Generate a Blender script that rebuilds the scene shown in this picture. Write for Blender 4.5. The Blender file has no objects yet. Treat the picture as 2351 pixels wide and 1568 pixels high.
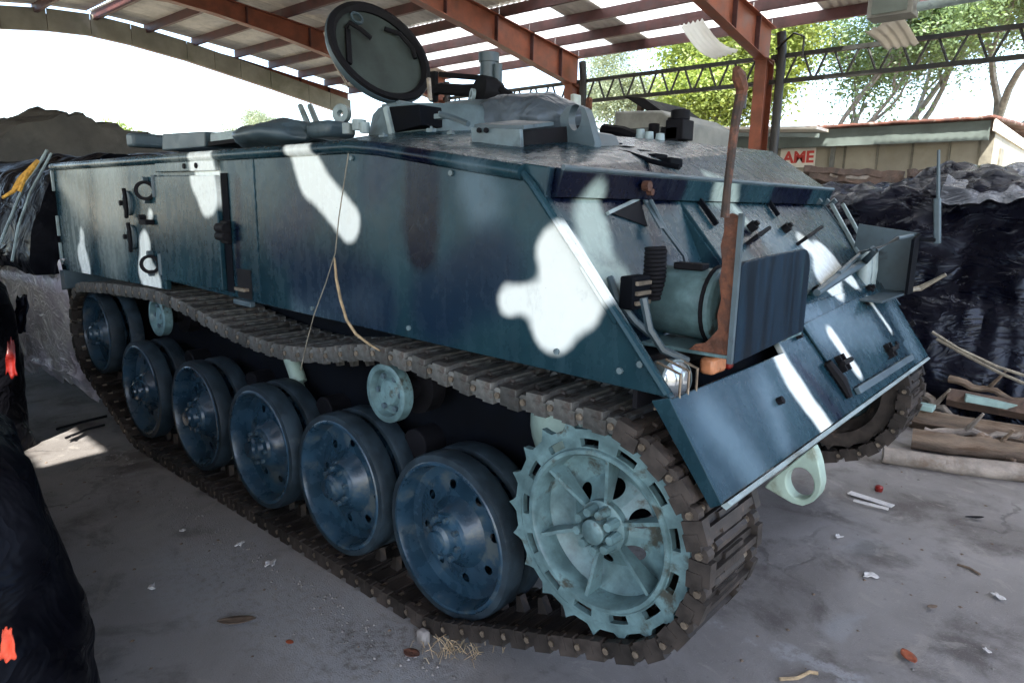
import bpy, bmesh, math, random
from math import sin, cos, pi, radians, sqrt, atan2
from mathutils import Vector, Matrix, noise
random.seed(7)
SC = bpy.context.scene
COL = SC.collection

# ------------------------------------------------------------------ camera
EYE = Vector((0.0, 0.0, 1.68))
RC = Matrix(((0.74776469, -0.14428728, 0.64809656),
             (0.66375984, 0.13825391, -0.73505696),
             (0.01645749, 0.97983011, 0.19915349)))
cam = bpy.data.cameras.new('camera'); cam.lens = 23.9354; cam.sensor_width = 36
cam.clip_start = 0.05; cam.clip_end = 2000
camo_ = bpy.data.objects.new('camera', cam); COL.objects.link(camo_)
camo_.matrix_world = Matrix.Translation(EYE) @ RC.to_4x4()
SC.camera = camo_

# ------------------------------------------------------------------ light
SUN = Vector((0.42, -0.50, 0.84)).normalized()          # towards the sun
W = bpy.data.worlds.new('World'); SC.world = W; W.use_nodes = True
nt = W.node_tree; nt.nodes.clear()
sky = nt.nodes.new('ShaderNodeTexSky'); sky.sky_type = 'NISHITA'; sky.sun_disc = False
sky.sun_elevation = math.asin(SUN.z); sky.sun_rotation = atan2(SUN.x, SUN.y)
sky.dust_density = 2.0; sky.air_density = 1.0
bg = nt.nodes.new('ShaderNodeBackground'); bg.inputs['Strength'].default_value = 0.15
wo = nt.nodes.new('ShaderNodeOutputWorld')
nt.links.new(sky.outputs[0], bg.inputs['Color']); nt.links.new(bg.outputs[0], wo.inputs['Surface'])
sl = bpy.data.lights.new('sun', 'SUN'); sl.energy = 4.0; sl.angle = radians(0.6); sl.color = (1.0, 0.95, 0.86)
so = bpy.data.objects.new('sun', sl); COL.objects.link(so); so.location = (0, 0, 30)
so.rotation_euler = SUN.to_track_quat('Z', 'Y').to_euler()
SC.view_settings.view_transform = 'Standard'; SC.view_settings.look = 'None'
SC.view_settings.gamma = 1.0; SC.view_settings.use_curve_mapping = False
SC.view_settings.exposure = 2.35
SC.render.engine = 'CYCLES'
SC.cycles.max_bounces = 8; SC.cycles.diffuse_bounces = 4; SC.cycles.glossy_bounces = 3
SC.cycles.transmission_bounces = 4; SC.cycles.transparent_max_bounces = 6

# ------------------------------------------------------------------ mesh helpers
def S(px, py, ax, val):
    """point of the surveyed plane (axis = value) seen at photo position px, py (2351 px wide)"""
    r = RC @ Vector((px - 1175.5, 784.0 - py, -1563.115)); t = (val - EYE[ax]) / r[ax]
    return EYE + t * r
def SP(px, py, p0, n):
    r = RC @ Vector((px - 1175.5, 784.0 - py, -1563.115)); t = (p0 - EYE).dot(n) / r.dot(n)
    return EYE + t * r
def depth(p): return -(RC.transposed() @ (p - EYE)).z

class MB:
    def __init__(s): s.v = []; s.f = []
    def add(s, vs, fs):
        n = len(s.v); s.v += [tuple(v) for v in vs]; s.f += [tuple(i + n for i in f) for f in fs]; return s
    def box(s, c, d, R=None):
        c = Vector(c); x, y, z = d[0] / 2, d[1] / 2, d[2] / 2
        P = [Vector(p) for p in ((-x,-y,-z),(x,-y,-z),(x,y,-z),(-x,y,-z),(-x,-y,z),(x,-y,z),(x,y,z),(-x,y,z))]
        if R is not None: P = [R @ p for p in P]
        return s.add([c + p for p in P], [(0,3,2,1),(4,5,6,7),(0,1,5,4),(1,2,6,5),(2,3,7,6),(3,0,4,7)])
    def bb(s, a, b):
        a = Vector(a); b = Vector(b)
        return s.box((a + b) / 2, [abs(b[i] - a[i]) for i in range(3)])
    def bar(s, a, b, w, h, up=(0,0,1)):
        a = Vector(a); b = Vector(b); d = b - a; L = d.length; d.normalize()
        up = Vector(up)
        if abs(up.dot(d)) > .95: up = Vector((1,0,0))
        y = up.cross(d).normalized(); z = d.cross(y)
        R = Matrix((d, y, z)).transposed()
        return s.box((a + b) / 2, (L, w, h), R)
    def prism(s, poly, off):
        off = Vector(off); n = len(poly); P = [Vector(p) for p in poly]
        nn = Vector((0,0,0))
        for i in range(n): nn += P[i].cross(P[(i+1) % n])
        if nn.dot(off) > 0: P.reverse()
        return s.add(P + [p + off for p in P],
                     [tuple(range(n)), tuple(range(2*n-1, n-1, -1))] + [(i, i+n, (i+1) % n + n, (i+1) % n) for i in range(n)])
    def ring(s, a, d):
        d = Vector(d).normalized(); u = d.orthogonal().normalized(); w = d.cross(u); return u, w
    def cyl(s, a, b, r0, r1=None, n=12, cap=True):
        a = Vector(a); b = Vector(b); r1 = r0 if r1 is None else r1
        u, w = s.ring(a, b - a)
        vs = [a + (u*cos(2*pi*i/n) + w*sin(2*pi*i/n))*r0 for i in range(n)] + [b + (u*cos(2*pi*i/n) + w*sin(2*pi*i/n))*r1 for i in range(n)]
        fs = [(i, (i+1) % n, (i+1) % n + n, i+n) for i in range(n)]
        if cap: fs += [tuple(range(n-1, -1, -1)), tuple(range(n, 2*n))]
        return s.add(vs, fs)
    def tube(s, pts, r, n=8):
        P = [Vector(p) for p in pts]; rs = r if isinstance(r, (list, tuple)) else [r]*len(P)
        vs = []; fs = []; u = None
        for i, p in enumerate(P):
            d = (P[min(i+1, len(P)-1)] - P[max(i-1, 0)]).normalized()
            u = d.orthogonal().normalized() if u is None else (u - d*u.dot(d)).normalized()
            w = d.cross(u)
            vs += [p + (u*cos(2*pi*k/n) + w*sin(2*pi*k/n))*rs[i] for k in range(n)]
        for i in range(len(P)-1):
            for k in range(n):
                a = i*n + k; b = i*n + (k+1) % n; fs.append((a, b, b+n, a+n))
        fs += [tuple(range(n-1, -1, -1)), tuple(range((len(P)-1)*n, len(P)*n))]
        return s.add(vs, fs)
    def lathe(s, o, d, prof, n=32, close=False):
        """prof: (radius, height along d)"""
        o = Vector(o); d = Vector(d).normalized(); u, w = s.ring(o, d); vs = []; fs = []
        for r, h in prof:
            vs += [o + d*h + (u*cos(2*pi*k/n) + w*sin(2*pi*k/n))*r for k in range(n)]
        m = len(prof)
        for i in range(m if close else m-1):
            j = (i+1) % m
            for k in range(n): fs.append((i*n+k, i*n+(k+1) % n, j*n+(k+1) % n, j*n+k))
        return s.add(vs, fs)
    def grid(s, fn, nu, nv):
        vs = [fn(i/nu, j/nv) for j in range(nv+1) for i in range(nu+1)]
        fs = [(j*(nu+1)+i, j*(nu+1)+i+1, (j+1)*(nu+1)+i+1, (j+1)*(nu+1)+i) for j in range(nv) for i in range(nu)]
        return s.add(vs, fs)
    def mesh(s, name, mat, smooth=40):
        me = bpy.data.meshes.new(name); me.from_pydata(s.v, [], s.f); me.update()
        bm = bmesh.new(); bm.from_mesh(me); bmesh.ops.recalc_face_normals(bm, faces=bm.faces); bm.to_mesh(me); bm.free()
        if mat: me.materials.append(mat)
        if smooth is not None:
            me.shade_smooth()
            me.set_sharp_from_angle(angle=radians(smooth))
        return me
    def build(s, name, mat, parent=None, smooth=40, bevel=0, thick=0, loc=None, **kw):
        return link(name, s.mesh(name, mat, smooth), parent, bevel=bevel, thick=thick, loc=loc, **kw)

def link(name, me, parent=None, bevel=0, thick=0, loc=None, rot=None, label=None, cat=None, group=None, kind=None):
    o = bpy.data.objects.new(name, me); COL.objects.link(o)
    if loc is not None: o.location = loc
    if rot is not None: o.rotation_euler = rot
    if parent is not None:
        o.parent = parent
        if parent.parent is None:                       # parts of a thing keep world coordinates
            o.matrix_parent_inverse = Matrix.LocRotScale(parent.location, parent.rotation_euler, None).inverted()
    if thick:
        m = o.modifiers.new('thickness', 'SOLIDIFY'); m.thickness = thick; m.offset = 0
    if bevel:
        m = o.modifiers.new('bevel', 'BEVEL'); m.width = bevel; m.segments = 2; m.limit_method = 'ANGLE'; m.angle_limit = radians(40)
    tag(o, label, cat, group, kind)
    return o
def tag(o, label=None, cat=None, group=None, kind=None):
    for k, v in (('label', label), ('category', cat), ('group', group), ('kind', kind)):
        if v: o[k] = v
    return o
def thing(name, label, cat, loc=(0,0,0), group=None):
    o = bpy.data.objects.new(name, None); COL.objects.link(o); o.location = loc
    o.empty_display_size = .2
    return tag(o, label, cat, group)

# ------------------------------------------------------------------ material helpers
class NT:
    def __init__(s, name):
        s.m = bpy.data.materials.new(name); s.m.use_nodes = True; s.t = s.m.node_tree
        s.b = s.t.nodes['Principled BSDF']; s.out = s.t.nodes['Material Output']
        s.tc = s.n('ShaderNodeTexCoord')
        s.P = s.tc.outputs['Object']
    def n(s, typ, **kw):
        x = s.t.nodes.new(typ)
        for k, v in kw.items(): setattr(x, k, v)
        return x
    def l(s, a, b): s.t.links.new(a, b)
    def val(s, sock, v):
        if hasattr(v, 'is_output') or isinstance(v, bpy.types.NodeSocket): s.l(v, sock)
        else: sock.default_value = v
    def noise(s, scale, detail=4, rough=.55, vec=None, dist=0, out='Fac'):
        x = s.n('ShaderNodeTexNoise'); x.inputs['Scale'].default_value = scale; x.inputs['Detail'].default_value = detail
        x.inputs['Roughness'].default_value = rough; x.inputs['Distortion'].default_value = dist
        s.l(vec or s.P, x.inputs['Vector']); return x.outputs[out]
    def ramp(s, f, a, b, lo=0.0, hi=1.0, smooth=True):
        x = s.n('ShaderNodeMapRange'); x.interpolation_type = 'SMOOTHSTEP' if smooth else 'LINEAR'
        s.l(f, x.inputs[0]); x.inputs[1].default_value = a; x.inputs[2].default_value = b
        x.inputs[3].default_value = lo; x.inputs[4].default_value = hi; return x.outputs[0]
    def math(s, op, a, b=None, clamp=False):
        x = s.n('ShaderNodeMath', operation=op, use_clamp=clamp); s.val(x.inputs[0], a)
        if b is not None: s.val(x.inputs[1], b)
        return x.outputs[0]
    def vm(s, op, a, b=None, scale=None):
        x = s.n('ShaderNodeVectorMath', operation=op); s.val(x.inputs[0], a)
        if b is not None: s.val(x.inputs[1], b)
        if scale is not None: s.val(x.inputs['Scale'], scale)
        return x.outputs['Value'] if op in ('DOT_PRODUCT', 'LENGTH', 'DISTANCE') else x.outputs[0]
    def mix(s, f, a, b):
        x = s.n('ShaderNodeMix', data_type='RGBA'); s.val(x.inputs[0], f)
        for i, v in ((6, a), (7, b)):
            if isinstance(v, tuple): x.inputs[i].default_value = (*v[:3], 1)
            else: s.l(v, x.inputs[i])
        return x.outputs[2]
    def scaled(s, sc):
        x = s.n('ShaderNodeMapping'); x.inputs['Scale'].default_value = sc; s.l(s.P, x.inputs['Vector']); return x.outputs[0]
    def bump(s, h, strength=.3, dist=.01):
        x = s.n('ShaderNodeBump'); x.inputs['Strength'].default_value = strength; x.inputs['Distance'].default_value = dist
        s.l(h, x.inputs['Height']); s.l(x.outputs[0], s.b.inputs['Normal'])
    def set(s, color=None, rough=None, metal=None, spec=None):
        if color is not None:
            if isinstance(color, tuple): s.b.inputs['Base Color'].default_value = (*color[:3], 1)
            else: s.l(color, s.b.inputs['Base Color'])
        if rough is not None: s.val(s.b.inputs['Roughness'], rough)
        if metal is not None: s.val(s.b.inputs['Metallic'], metal)
        if spec is not None: s.b.inputs['Specular IOR Level'].default_value = spec
        return s.m

def pm(name, c, rough=.6, metal=0, var=.35, scale=6, bump=.15, dist=.004, c2=None, a2=(.55,.7), s2=3, stretch=None, spec=None, fine=60):
    """worn surface: tone varies with noise, a second colour shows in patches"""
    t = NT(name)
    vec = t.scaled(stretch) if stretch else t.P
    f = t.noise(scale, 6, .6, vec)
    dk = tuple(x*(1-var) for x in c); lt = tuple(min(1, x*(1+var)) for x in c)
    col = t.mix(t.ramp(f, .3, .7), dk, lt)
    if c2: col = t.mix(t.ramp(t.noise(s2, 8, .65, vec, .3), *a2), col, c2)
    t.set(col, t.ramp(f, .3, .7, max(0, rough-.1), min(1, rough+.1)), metal, spec)
    if bump: t.bump(t.math('ADD', t.noise(fine, 4, .6, vec), f), bump, dist)
    return t.m
# ------------------------------------------------------------------ materials
Y0, Y1 = 1.63, 4.22                                   # near and far hull sides
GP = Vector((-1.31, 0, 1.70)); GN = Vector((.42, 0, .36)).normalized()      # glacis plane
NP = Vector((-.849, 0, 1.154)); NN = Vector((.24, 0, .163)).normalized()    # nose plate plane
PP = Vector((-1.315, 0, 1.698)); PN = Vector((.298, 0, .155)).normalized()  # set-back pocket plate
def caps(plane, pts):
    R = []
    for px, py, r in pts:
        p = S(px, py, 1, Y0) if plane == 's' else SP(px, py, GP, GN) if plane == 'g' else SP(px, py, NP, NN) if plane == 'n' else \
            S(px, py, 0, -1.3) if plane == 'l' else SP(px, py, PP, PN) if plane == 'p' else S(px, py, 2, 1.95)
        R.append((p, r*depth(p)/1563.1))
    if len(R) == 1: R = R*2
    return [(R[i][0], R[i+1][0] + Vector((0,0,1e-4)), (R[i][1] + R[i+1][1])/2) for i in range(len(R)-1)]
PALE = []
for pl, pts in (('s', [(690,330,56),(714,405,52)]), ('s', [(714,405,52),(798,510,42)]),
                ('s', [(470,362,64),(476,400,62),(488,445,46)]),
                ('s', [(1166,690,36),(1235,694,36)]), ('s', [(1235,694,40),(1285,735,46)]), ('s', [(1286,585,64),(1300,690,82)]), ('s', [(1300,690,92),(1272,748,46)]),
                ('s', [(1318,560,56),(1385,645,44)]), ('s', [(1345,650,70),(1320,700,70)]),
                ('s', [(188,540,7),(190,590,24)]), ('s', [(190,590,24),(196,612,42)]),
                ('s', [(333,560,18),(335,620,46)]), ('s', [(345,490,12),(342,505,13)]), ('s', [(335,625,46),(352,650,40)]),
                ('n', [(1788,815,38),(1825,880,40)]), ('n', [(1825,880,42),(1900,985,42)]),
                ('n', [(1905,770,26),(1960,850,22)]), ('n', [(1990,690,10),(2040,760,9)]),
                ('g', [(1900,590,52),(1900,650,44)]), ('g', [(1850,560,34),(1950,640,30)]),
                ):
    PALE += caps(pl, pts)
PALE_SHADED = []  # same pale blotches, toned down in colour for plates that get less light
for pl, pts in (('p', [(1352,450,26),(1360,520,54)]), ('p', [(1360,520,60),(1372,590,62)]), ('p', [(1385,610,50),(1430,640,26)]),
                ('l', [(1645,430,46),(1668,440,34)]), ('g', [(1680,470,32),(1712,510,16)]), ('t', [(1575,360,34),(1590,395,26)])):
    PALE_SHADED += caps(pl, pts)
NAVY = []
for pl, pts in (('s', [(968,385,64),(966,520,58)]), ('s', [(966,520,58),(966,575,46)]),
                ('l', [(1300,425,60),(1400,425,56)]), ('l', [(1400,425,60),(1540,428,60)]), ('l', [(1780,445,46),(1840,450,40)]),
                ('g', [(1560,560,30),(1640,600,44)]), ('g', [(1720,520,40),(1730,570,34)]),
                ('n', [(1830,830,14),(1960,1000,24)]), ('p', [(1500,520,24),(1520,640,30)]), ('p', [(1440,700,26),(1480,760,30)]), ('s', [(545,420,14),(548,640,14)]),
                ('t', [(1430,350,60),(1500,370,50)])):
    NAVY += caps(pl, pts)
MID = []
for pl, pts in (('s', [(880,360,40),(860,420,30)]), ('s', [(700,640,60),(860,700,70)]), ('s', [(1000,700,90),(1130,620,60)]),
                ('s', [(690,490,40),(640,560,40)])):
    MID += caps(pl, pts)

PALE_SHEEN = caps('n', [(1630,950,50),(1730,1080,70)]) + caps('n', [(1760,900,40),(1800,1010,44)]) + caps('n', [(1880,760,40),(2000,760,60)]) + caps('n', [(2060,730,50),(2090,790,40)]) + \
    caps('s', [(1090,420,60),(1110,470,60)]) + caps('s', [(690,700,34),(850,700,40)]) + caps('g', [(1760,540,40),(1880,600,60)])  # lighter side blotches; on the nose, bright front skylight is put into the colour
REAR = caps('s', [(170,430,80),(175,560,80)]) + caps('s', [(250,430,80),(255,560,80)]) + caps('s', [(400,372,22),(500,368,20)])
def camo_material():
    t = NT('hull_camouflage_paint')
    warp = t.vm('SCALE', t.vm('SUBTRACT', t.noise(5, 3, out='Color'), (.5,.5,.5)), scale=.05)
    P = t.vm('ADD', t.P, warp)
    def field(lst):
        acc = None
        for a, b, r in lst:
            ba = b - a; pa = t.vm('SUBTRACT', P, tuple(a))
            h = t.math('MULTIPLY', t.vm('DOT_PRODUCT', pa, tuple(ba)), 1/max(ba.length_squared, 1e-9), clamp=True)
            d = t.math('SUBTRACT', t.vm('LENGTH', t.vm('SUBTRACT', pa, t.vm('SCALE', tuple(ba), scale=h))), r)
            if acc is None: acc = d
            else:
                x = t.n('ShaderNodeMath', operation='SMOOTH_MIN'); t.l(acc, x.inputs[0]); t.l(d, x.inputs[1]); x.inputs[2].default_value = .055
                acc = x.outputs[0]
        return acc
    big = t.noise(1.6, 5, .55); fine = t.noise(22, 6, .65)
    stre = t.noise(9, 5, .6, t.scaled((2.2, 2.2, .28)))
    base = t.mix(t.ramp(big, .36, .64), (.0056,.0205,.031), (.0145,.043,.057))
    base = t.mix(t.ramp(stre, .45, .8, 0, .18), base, (.045,.088,.120))
    base = t.mix(t.ramp(field(REAR), -.10, .12, .85, 0), base, t.mix(t.ramp(stre, .4, .7), (.13,.165,.165), (.215,.25,.245)))
    base = t.mix(t.ramp(field(PALE_SHEEN), -.07, .06, .8, 0), base, (.085,.135,.170))
    base = t.mix(t.ramp(field(MID), -.04, .10, .8, 0), base, (.006,.014,.034))
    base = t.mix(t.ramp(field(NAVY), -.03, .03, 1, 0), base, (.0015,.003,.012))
    base = t.mix(t.ramp(field(PALE_SHADED), -.03, .03, 1, 0), base, (.30,.375,.345))
    base = t.mix(t.math('MULTIPLY', t.ramp(field(PALE), -.022, .016, 1, 0), t.ramp(t.noise(13, 6, .7), .28, .42, .86, 1)), base, (.80,.85,.82))
    grime = t.ramp(t.noise(3.2, 9, .7, None, .4), .56, .74, 0, .55)
    base = t.mix(grime, base, (.022,.030,.040))
    chips = t.ramp(t.noise(31, 5, .7), .72, .75, 0, .55)
    base = t.mix(chips, base, (.075,.050,.036))
    w_ = t.n('ShaderNodeTexWave'); w_.inputs['Scale'].default_value = 3.1; w_.inputs['Distortion'].default_value = 26; w_.inputs['Detail'].default_value = 3; w_.inputs['Detail Scale'].default_value = 1.2; t.l(t.P, w_.inputs['Vector'])
    scr = t.math('MULTIPLY', t.ramp(w_.outputs['Fac'], .985, 1.0), t.ramp(t.noise(2.1, 4), .56, .64, 0, .05))
    base = t.mix(scr, base, (.16,.20,.22))
    t.set(base, t.ramp(t.math('ADD', fine, stre), .7, 1.4, .20, .38), 0, .26)
    t.b.inputs['Specular Tint'].default_value = (.66,.84,1.0,1)
    t.bump(t.math('ADD', t.noise(2.4, 3), t.math('MULTIPLY', fine, .14)), .30, .016)
    return t.m
M = {}
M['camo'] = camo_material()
M['teal'] = pm('worn_teal_paint', (.100,.172,.185), .42, 0, .42, 9, .4, .003, (.045,.048,.038), (.54,.66), 9)
M['wheel'] = pm('blue_wheel_paint', (.016,.043,.072), .30, 0, .35, 7, .25, .003, (.070,.092,.100), (.53,.66), 8)
M['tyre'] = pm('dusty_rubber_tyre', (.015,.026,.036), .6, 0, .45, 9, .4, .003, (.055,.068,.075), (.58,.75), 6, spec=.3)
M['grey'] = pm('bluegrey_paint', (.050,.078,.096), .45, 0, .3, 5, .2, .003, (.02,.03,.04), (.56,.72), 5)
M['palegrey'] = pm('pale_bluegreen_paint', (.22,.285,.30), .42, 0, .35, 5, .3, .003, (.07,.095,.105), (.6,.78), 5)
M['palegreen'] = pm('pale_green_paint', (.27,.36,.31), .55, 0, .3, 4, .2, .003, (.13,.12,.07), (.55,.72), 4)
M['guard'] = pm('streaked_dark_teal_paint', (.003,.012,.024), .5, 0, .5, 5, .2, .003, (.012,.034,.040), (.60,.74), 4, (5,5,.5), spec=.12)
M['mid'] = pm('midtone_bluegrey_paint', (.10,.145,.165), .42, 0, .35, 5, .25, .003, (.03,.045,.055), (.56,.72), 5)
M['dark'] = pm('dark_navy_paint', (.0025,.0035,.006), .85, 0, .4, 6, .2, .003, spec=.1)
M['black'] = pm('blackened_steel', (.005,.005,.007), .75, 0, .4, 8, .3, .003, spec=.18)
M['track'] = pm('dirty_track_steel', (.030,.024,.021), .62, .25, .45, 18, .5, .004, (.11,.075,.055), (.58,.72), 12)
M['tracktop'] = pm('grey_track_steel', (.085,.086,.082), .5, .15, .55, 16, .5, .004, (.05,.036,.03), (.5,.66), 11)  # paler grey tone for the links of the upper run
M['pin'] = pm('worn_pin_steel', (.22,.18,.14), .4, .6, .4, 30, .3, .002)
M['rust'] = pm('flaking_rust', (.105,.040,.022), .85, 0, .5, 20, .9, .006, (.07,.03,.02), (.5,.62), 25)
M['redsteel'] = pm('red_oxide_steel', (.185,.055,.028), .55, 0, .3, 4, .15, .004, (.11,.035,.024), (.54,.72), 2)
M['darkred'] = pm('dark_red_purlin_paint', (.075,.030,.030), .6, 0, .4, 4, .15, .004, (.07,.04,.045), (.5,.68), 1.5)
M['fascia'] = pm('greygreen_fascia_sheet', (.27,.27,.225), .6, 0, .2, 2, .1, .004, (.18,.19,.14), (.5,.7), 1.2)
M['sheet'] = pm('weathered_roof_sheet', (.60,.56,.49), .55, 0, .18, 3, .15, .004, (.42,.38,.32), (.55,.75), 2.5)
M['conc'] = pm('conduit_black', (.012,.012,.012), .5)
M['truss'] = pm('black_truss_steel', (.014,.016,.014), .5, 0, .3, 8)
M['lens'] = pm('headlamp_glass', (.45,.48,.5), .12, .6, .1, 20, .2, .002)
M['amber'] = pm('faded_orange_lamp_plastic', (.48,.20,.10), .35, 0, .3, 20, .1)
M['redplastic'] = pm('red_plastic', (.13,.008,.006), .35, 0, .3, 15, .1)
M['orangecloth'] = pm('orange_red_cloth', (.70,.075,.03), .7, 0, .3, 25, .3)
M['yellowrope'] = pm('yellow_nylon_rope', (.55,.30,.05), .7, 0, .35, 40, .5)
M['wire'] = pm('dull_wire', (.22,.20,.16), .6, .3, .3, 30)
M['twig'] = pm('dry_twig_bark', (.30,.22,.13), .8, 0, .35, 30, .4)
M['bark'] = pm('grey_tree_bark', (.22,.21,.185), .85, 0, .35, 8, .6, .02)  # lightened so the haze over the trees is in the colour
M['log'] = pm('weathered_log_wood', (.145,.105,.075), .75, 0, .4, 6, .8, .01, (.10,.06,.035), (.5,.68), 5, (.6,.6,4))
M['plank'] = pm('grey_weathered_plank', (.22,.19,.165), .75, 0, .4, 6, .7, .008, (.12,.085,.06), (.5,.68), 5)
M['greenplank'] = pm('faded_green_painted_plank', (.20,.30,.29), .65, 0, .3, 6, .5, .006, (.18,.13,.09), (.58,.7), 5)
M['brownscrap'] = pm('brown_rotten_boards', (.085,.055,.042), .75, 0, .4, 7, .7, .008, (.05,.035,.03), (.5,.65), 5)
M['paper'] = pm('dirty_white_paper', (.46,.45,.45), .7, 0, .12, 20, .3)
M['deadleaf'] = pm('dead_brown_leaf', (.12,.085,.06), .7, 0, .3, 40, .4)
M['redleaf'] = pm('reddish_dead_leaf', (.25,.055,.02), .6, 0, .4, 30, .4)
M['stone'] = pm('pale_gravel', (.17,.16,.155), .8, 0, .5, 10, .4)
M['wallb'] = pm('beige_wall_panel', (.31,.285,.225), .6, 0, .12, 3, .1, .003, (.27,.24,.17), (.56,.75), 2)
M['batten'] = pm('dark_joint_batten', (.16,.15,.12), .6)
M['gfascia'] = pm('greygreen_eave_board', (.12,.15,.14), .55, 0, .2, 3, .1)
M['rustroof'] = pm('rusty_roof_edge', (.10,.040,.028), .85, 0, .5, 6, .6, .01, (.24,.20,.175), (.52,.64), 5)
M['signw'] = pm('white_sign_board', (.80,.76,.68), .5, 0, .06, 4, .05)
M['signr'] = pm('red_sign_paint', (.62,.06,.05), .5, 0, .1, 4, .05)
M['cab'] = pm('dull_grey_cab_paint', (.16,.165,.155), .55, 0, .3, 5)
M['cabpale'] = pm('pale_cab_post_paint', (.40,.47,.47), .5, 0, .2, 5)
M['darkrust'] = pm('dark_rusty_rod', (.035,.022,.017), .8, 0, .5, 25, .8, .004, (.13,.05,.028), (.48,.6), 14)
M['glass'] = pm('dusty_dark_glass', (.03,.035,.035), .12, 0, .3, 4, .05)
M['olive'] = pm('hazy_olive_tarpaulin', (.065,.062,.055), .7, 0, .35, 3, .4, .01, (.10,.097,.085), (.5,.7), 2)  # lightened: haze over the truck is put into the colour

def plastic(name, c, rough=.28, scale=7, strength=.8, stretch=(1,1,1), spec=.5):
    t = NT(name); v = t.scaled(stretch)
    f = t.noise(scale, 3, .5, v, .8)
    r = t.math('ABSOLUTE', t.math('SUBTRACT', f, .5))
    t.set(t.mix(t.ramp(t.noise(2.5, 5), .4, .65), c, tuple(min(1, x*1.8 + .004) for x in c)), t.ramp(t.noise(5, 5), .35, .65, rough*.8, rough*1.4), 0, spec)
    t.b.inputs['Specular Tint'].default_value = (.72,.82,1.0,1)
    t.bump(t.math('MULTIPLY', r, -1.0), strength, .06)
    return t.m
M['tarp'] = plastic('black_plastic_sheeting', (.0022,.0022,.0036), .34, 5, .7, (1,1,1), .06)
M['tarpblue'] = plastic('shiny_dark_blue_plastic', (.0016,.0018,.0050), .24, 3.5, .9, (.7,.7,1.6), .24)
M['whiteplastic'] = plastic('crumpled_whitish_plastic', (.70,.66,.74), .4, 9, 1.0)
M['bundle'] = plastic('grey_tarpaulin_bundle', (.055,.07,.085), .38, 5, .9)
M['sheenplastic'] = plastic('silvery_sheen_plastic', (.055,.06,.072), .22, 6, .9, (.6,.6,1.4))

def fibreglass():
    t = NT('translucent_fibreglass_sheet'); t.set((.84,.86,.84), .4)
    tr = t.n('ShaderNodeBsdfTranslucent'); mx = t.n('ShaderNodeMixShader'); mx.inputs[0].default_value = .72
    c = t.mix(t.ramp(t.noise(2.2, 6), .38, .66), (.93,.94,.93), (.80,.79,.77)); t.l(c, tr.inputs['Color'])
    t.l(t.b.outputs[0], mx.inputs[1]); t.l(tr.outputs[0], mx.inputs[2]); t.l(mx.outputs[0], t.out.inputs['Surface'])
    return t.m
M['fibre'] = fibreglass()
def leafmat(name, c, k=.45, var=.45):
    t = NT(name); g = t.noise(.9, 4)
    col = t.mix(t.ramp(g, .35, .65), tuple(x*(1-var) for x in c), tuple(x*(1+var) for x in c)); t.set(col, .5)
    tr = t.n('ShaderNodeBsdfTranslucent'); t.l(t.mix(.5, col, (c[0]*2.2, c[1]*2.0, c[2]*.8)), tr.inputs['Color'])
    mx = t.n('ShaderNodeMixShader'); mx.inputs[0].default_value = k
    t.l(t.b.outputs[0], mx.inputs[1]); t.l(tr.outputs[0], mx.inputs[2]); t.l(mx.outputs[0], t.out.inputs['Surface'])
    return t.m
M['leafa'] = leafmat('bright_tree_leaves', (.20,.26,.07))  # leaf colours raised to paint in the haze
M['leafb'] = leafmat('mid_green_leaves', (.14,.21,.105))
M['leafc'] = leafmat('haze_pale_leaves', (.20,.24,.175))

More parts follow.
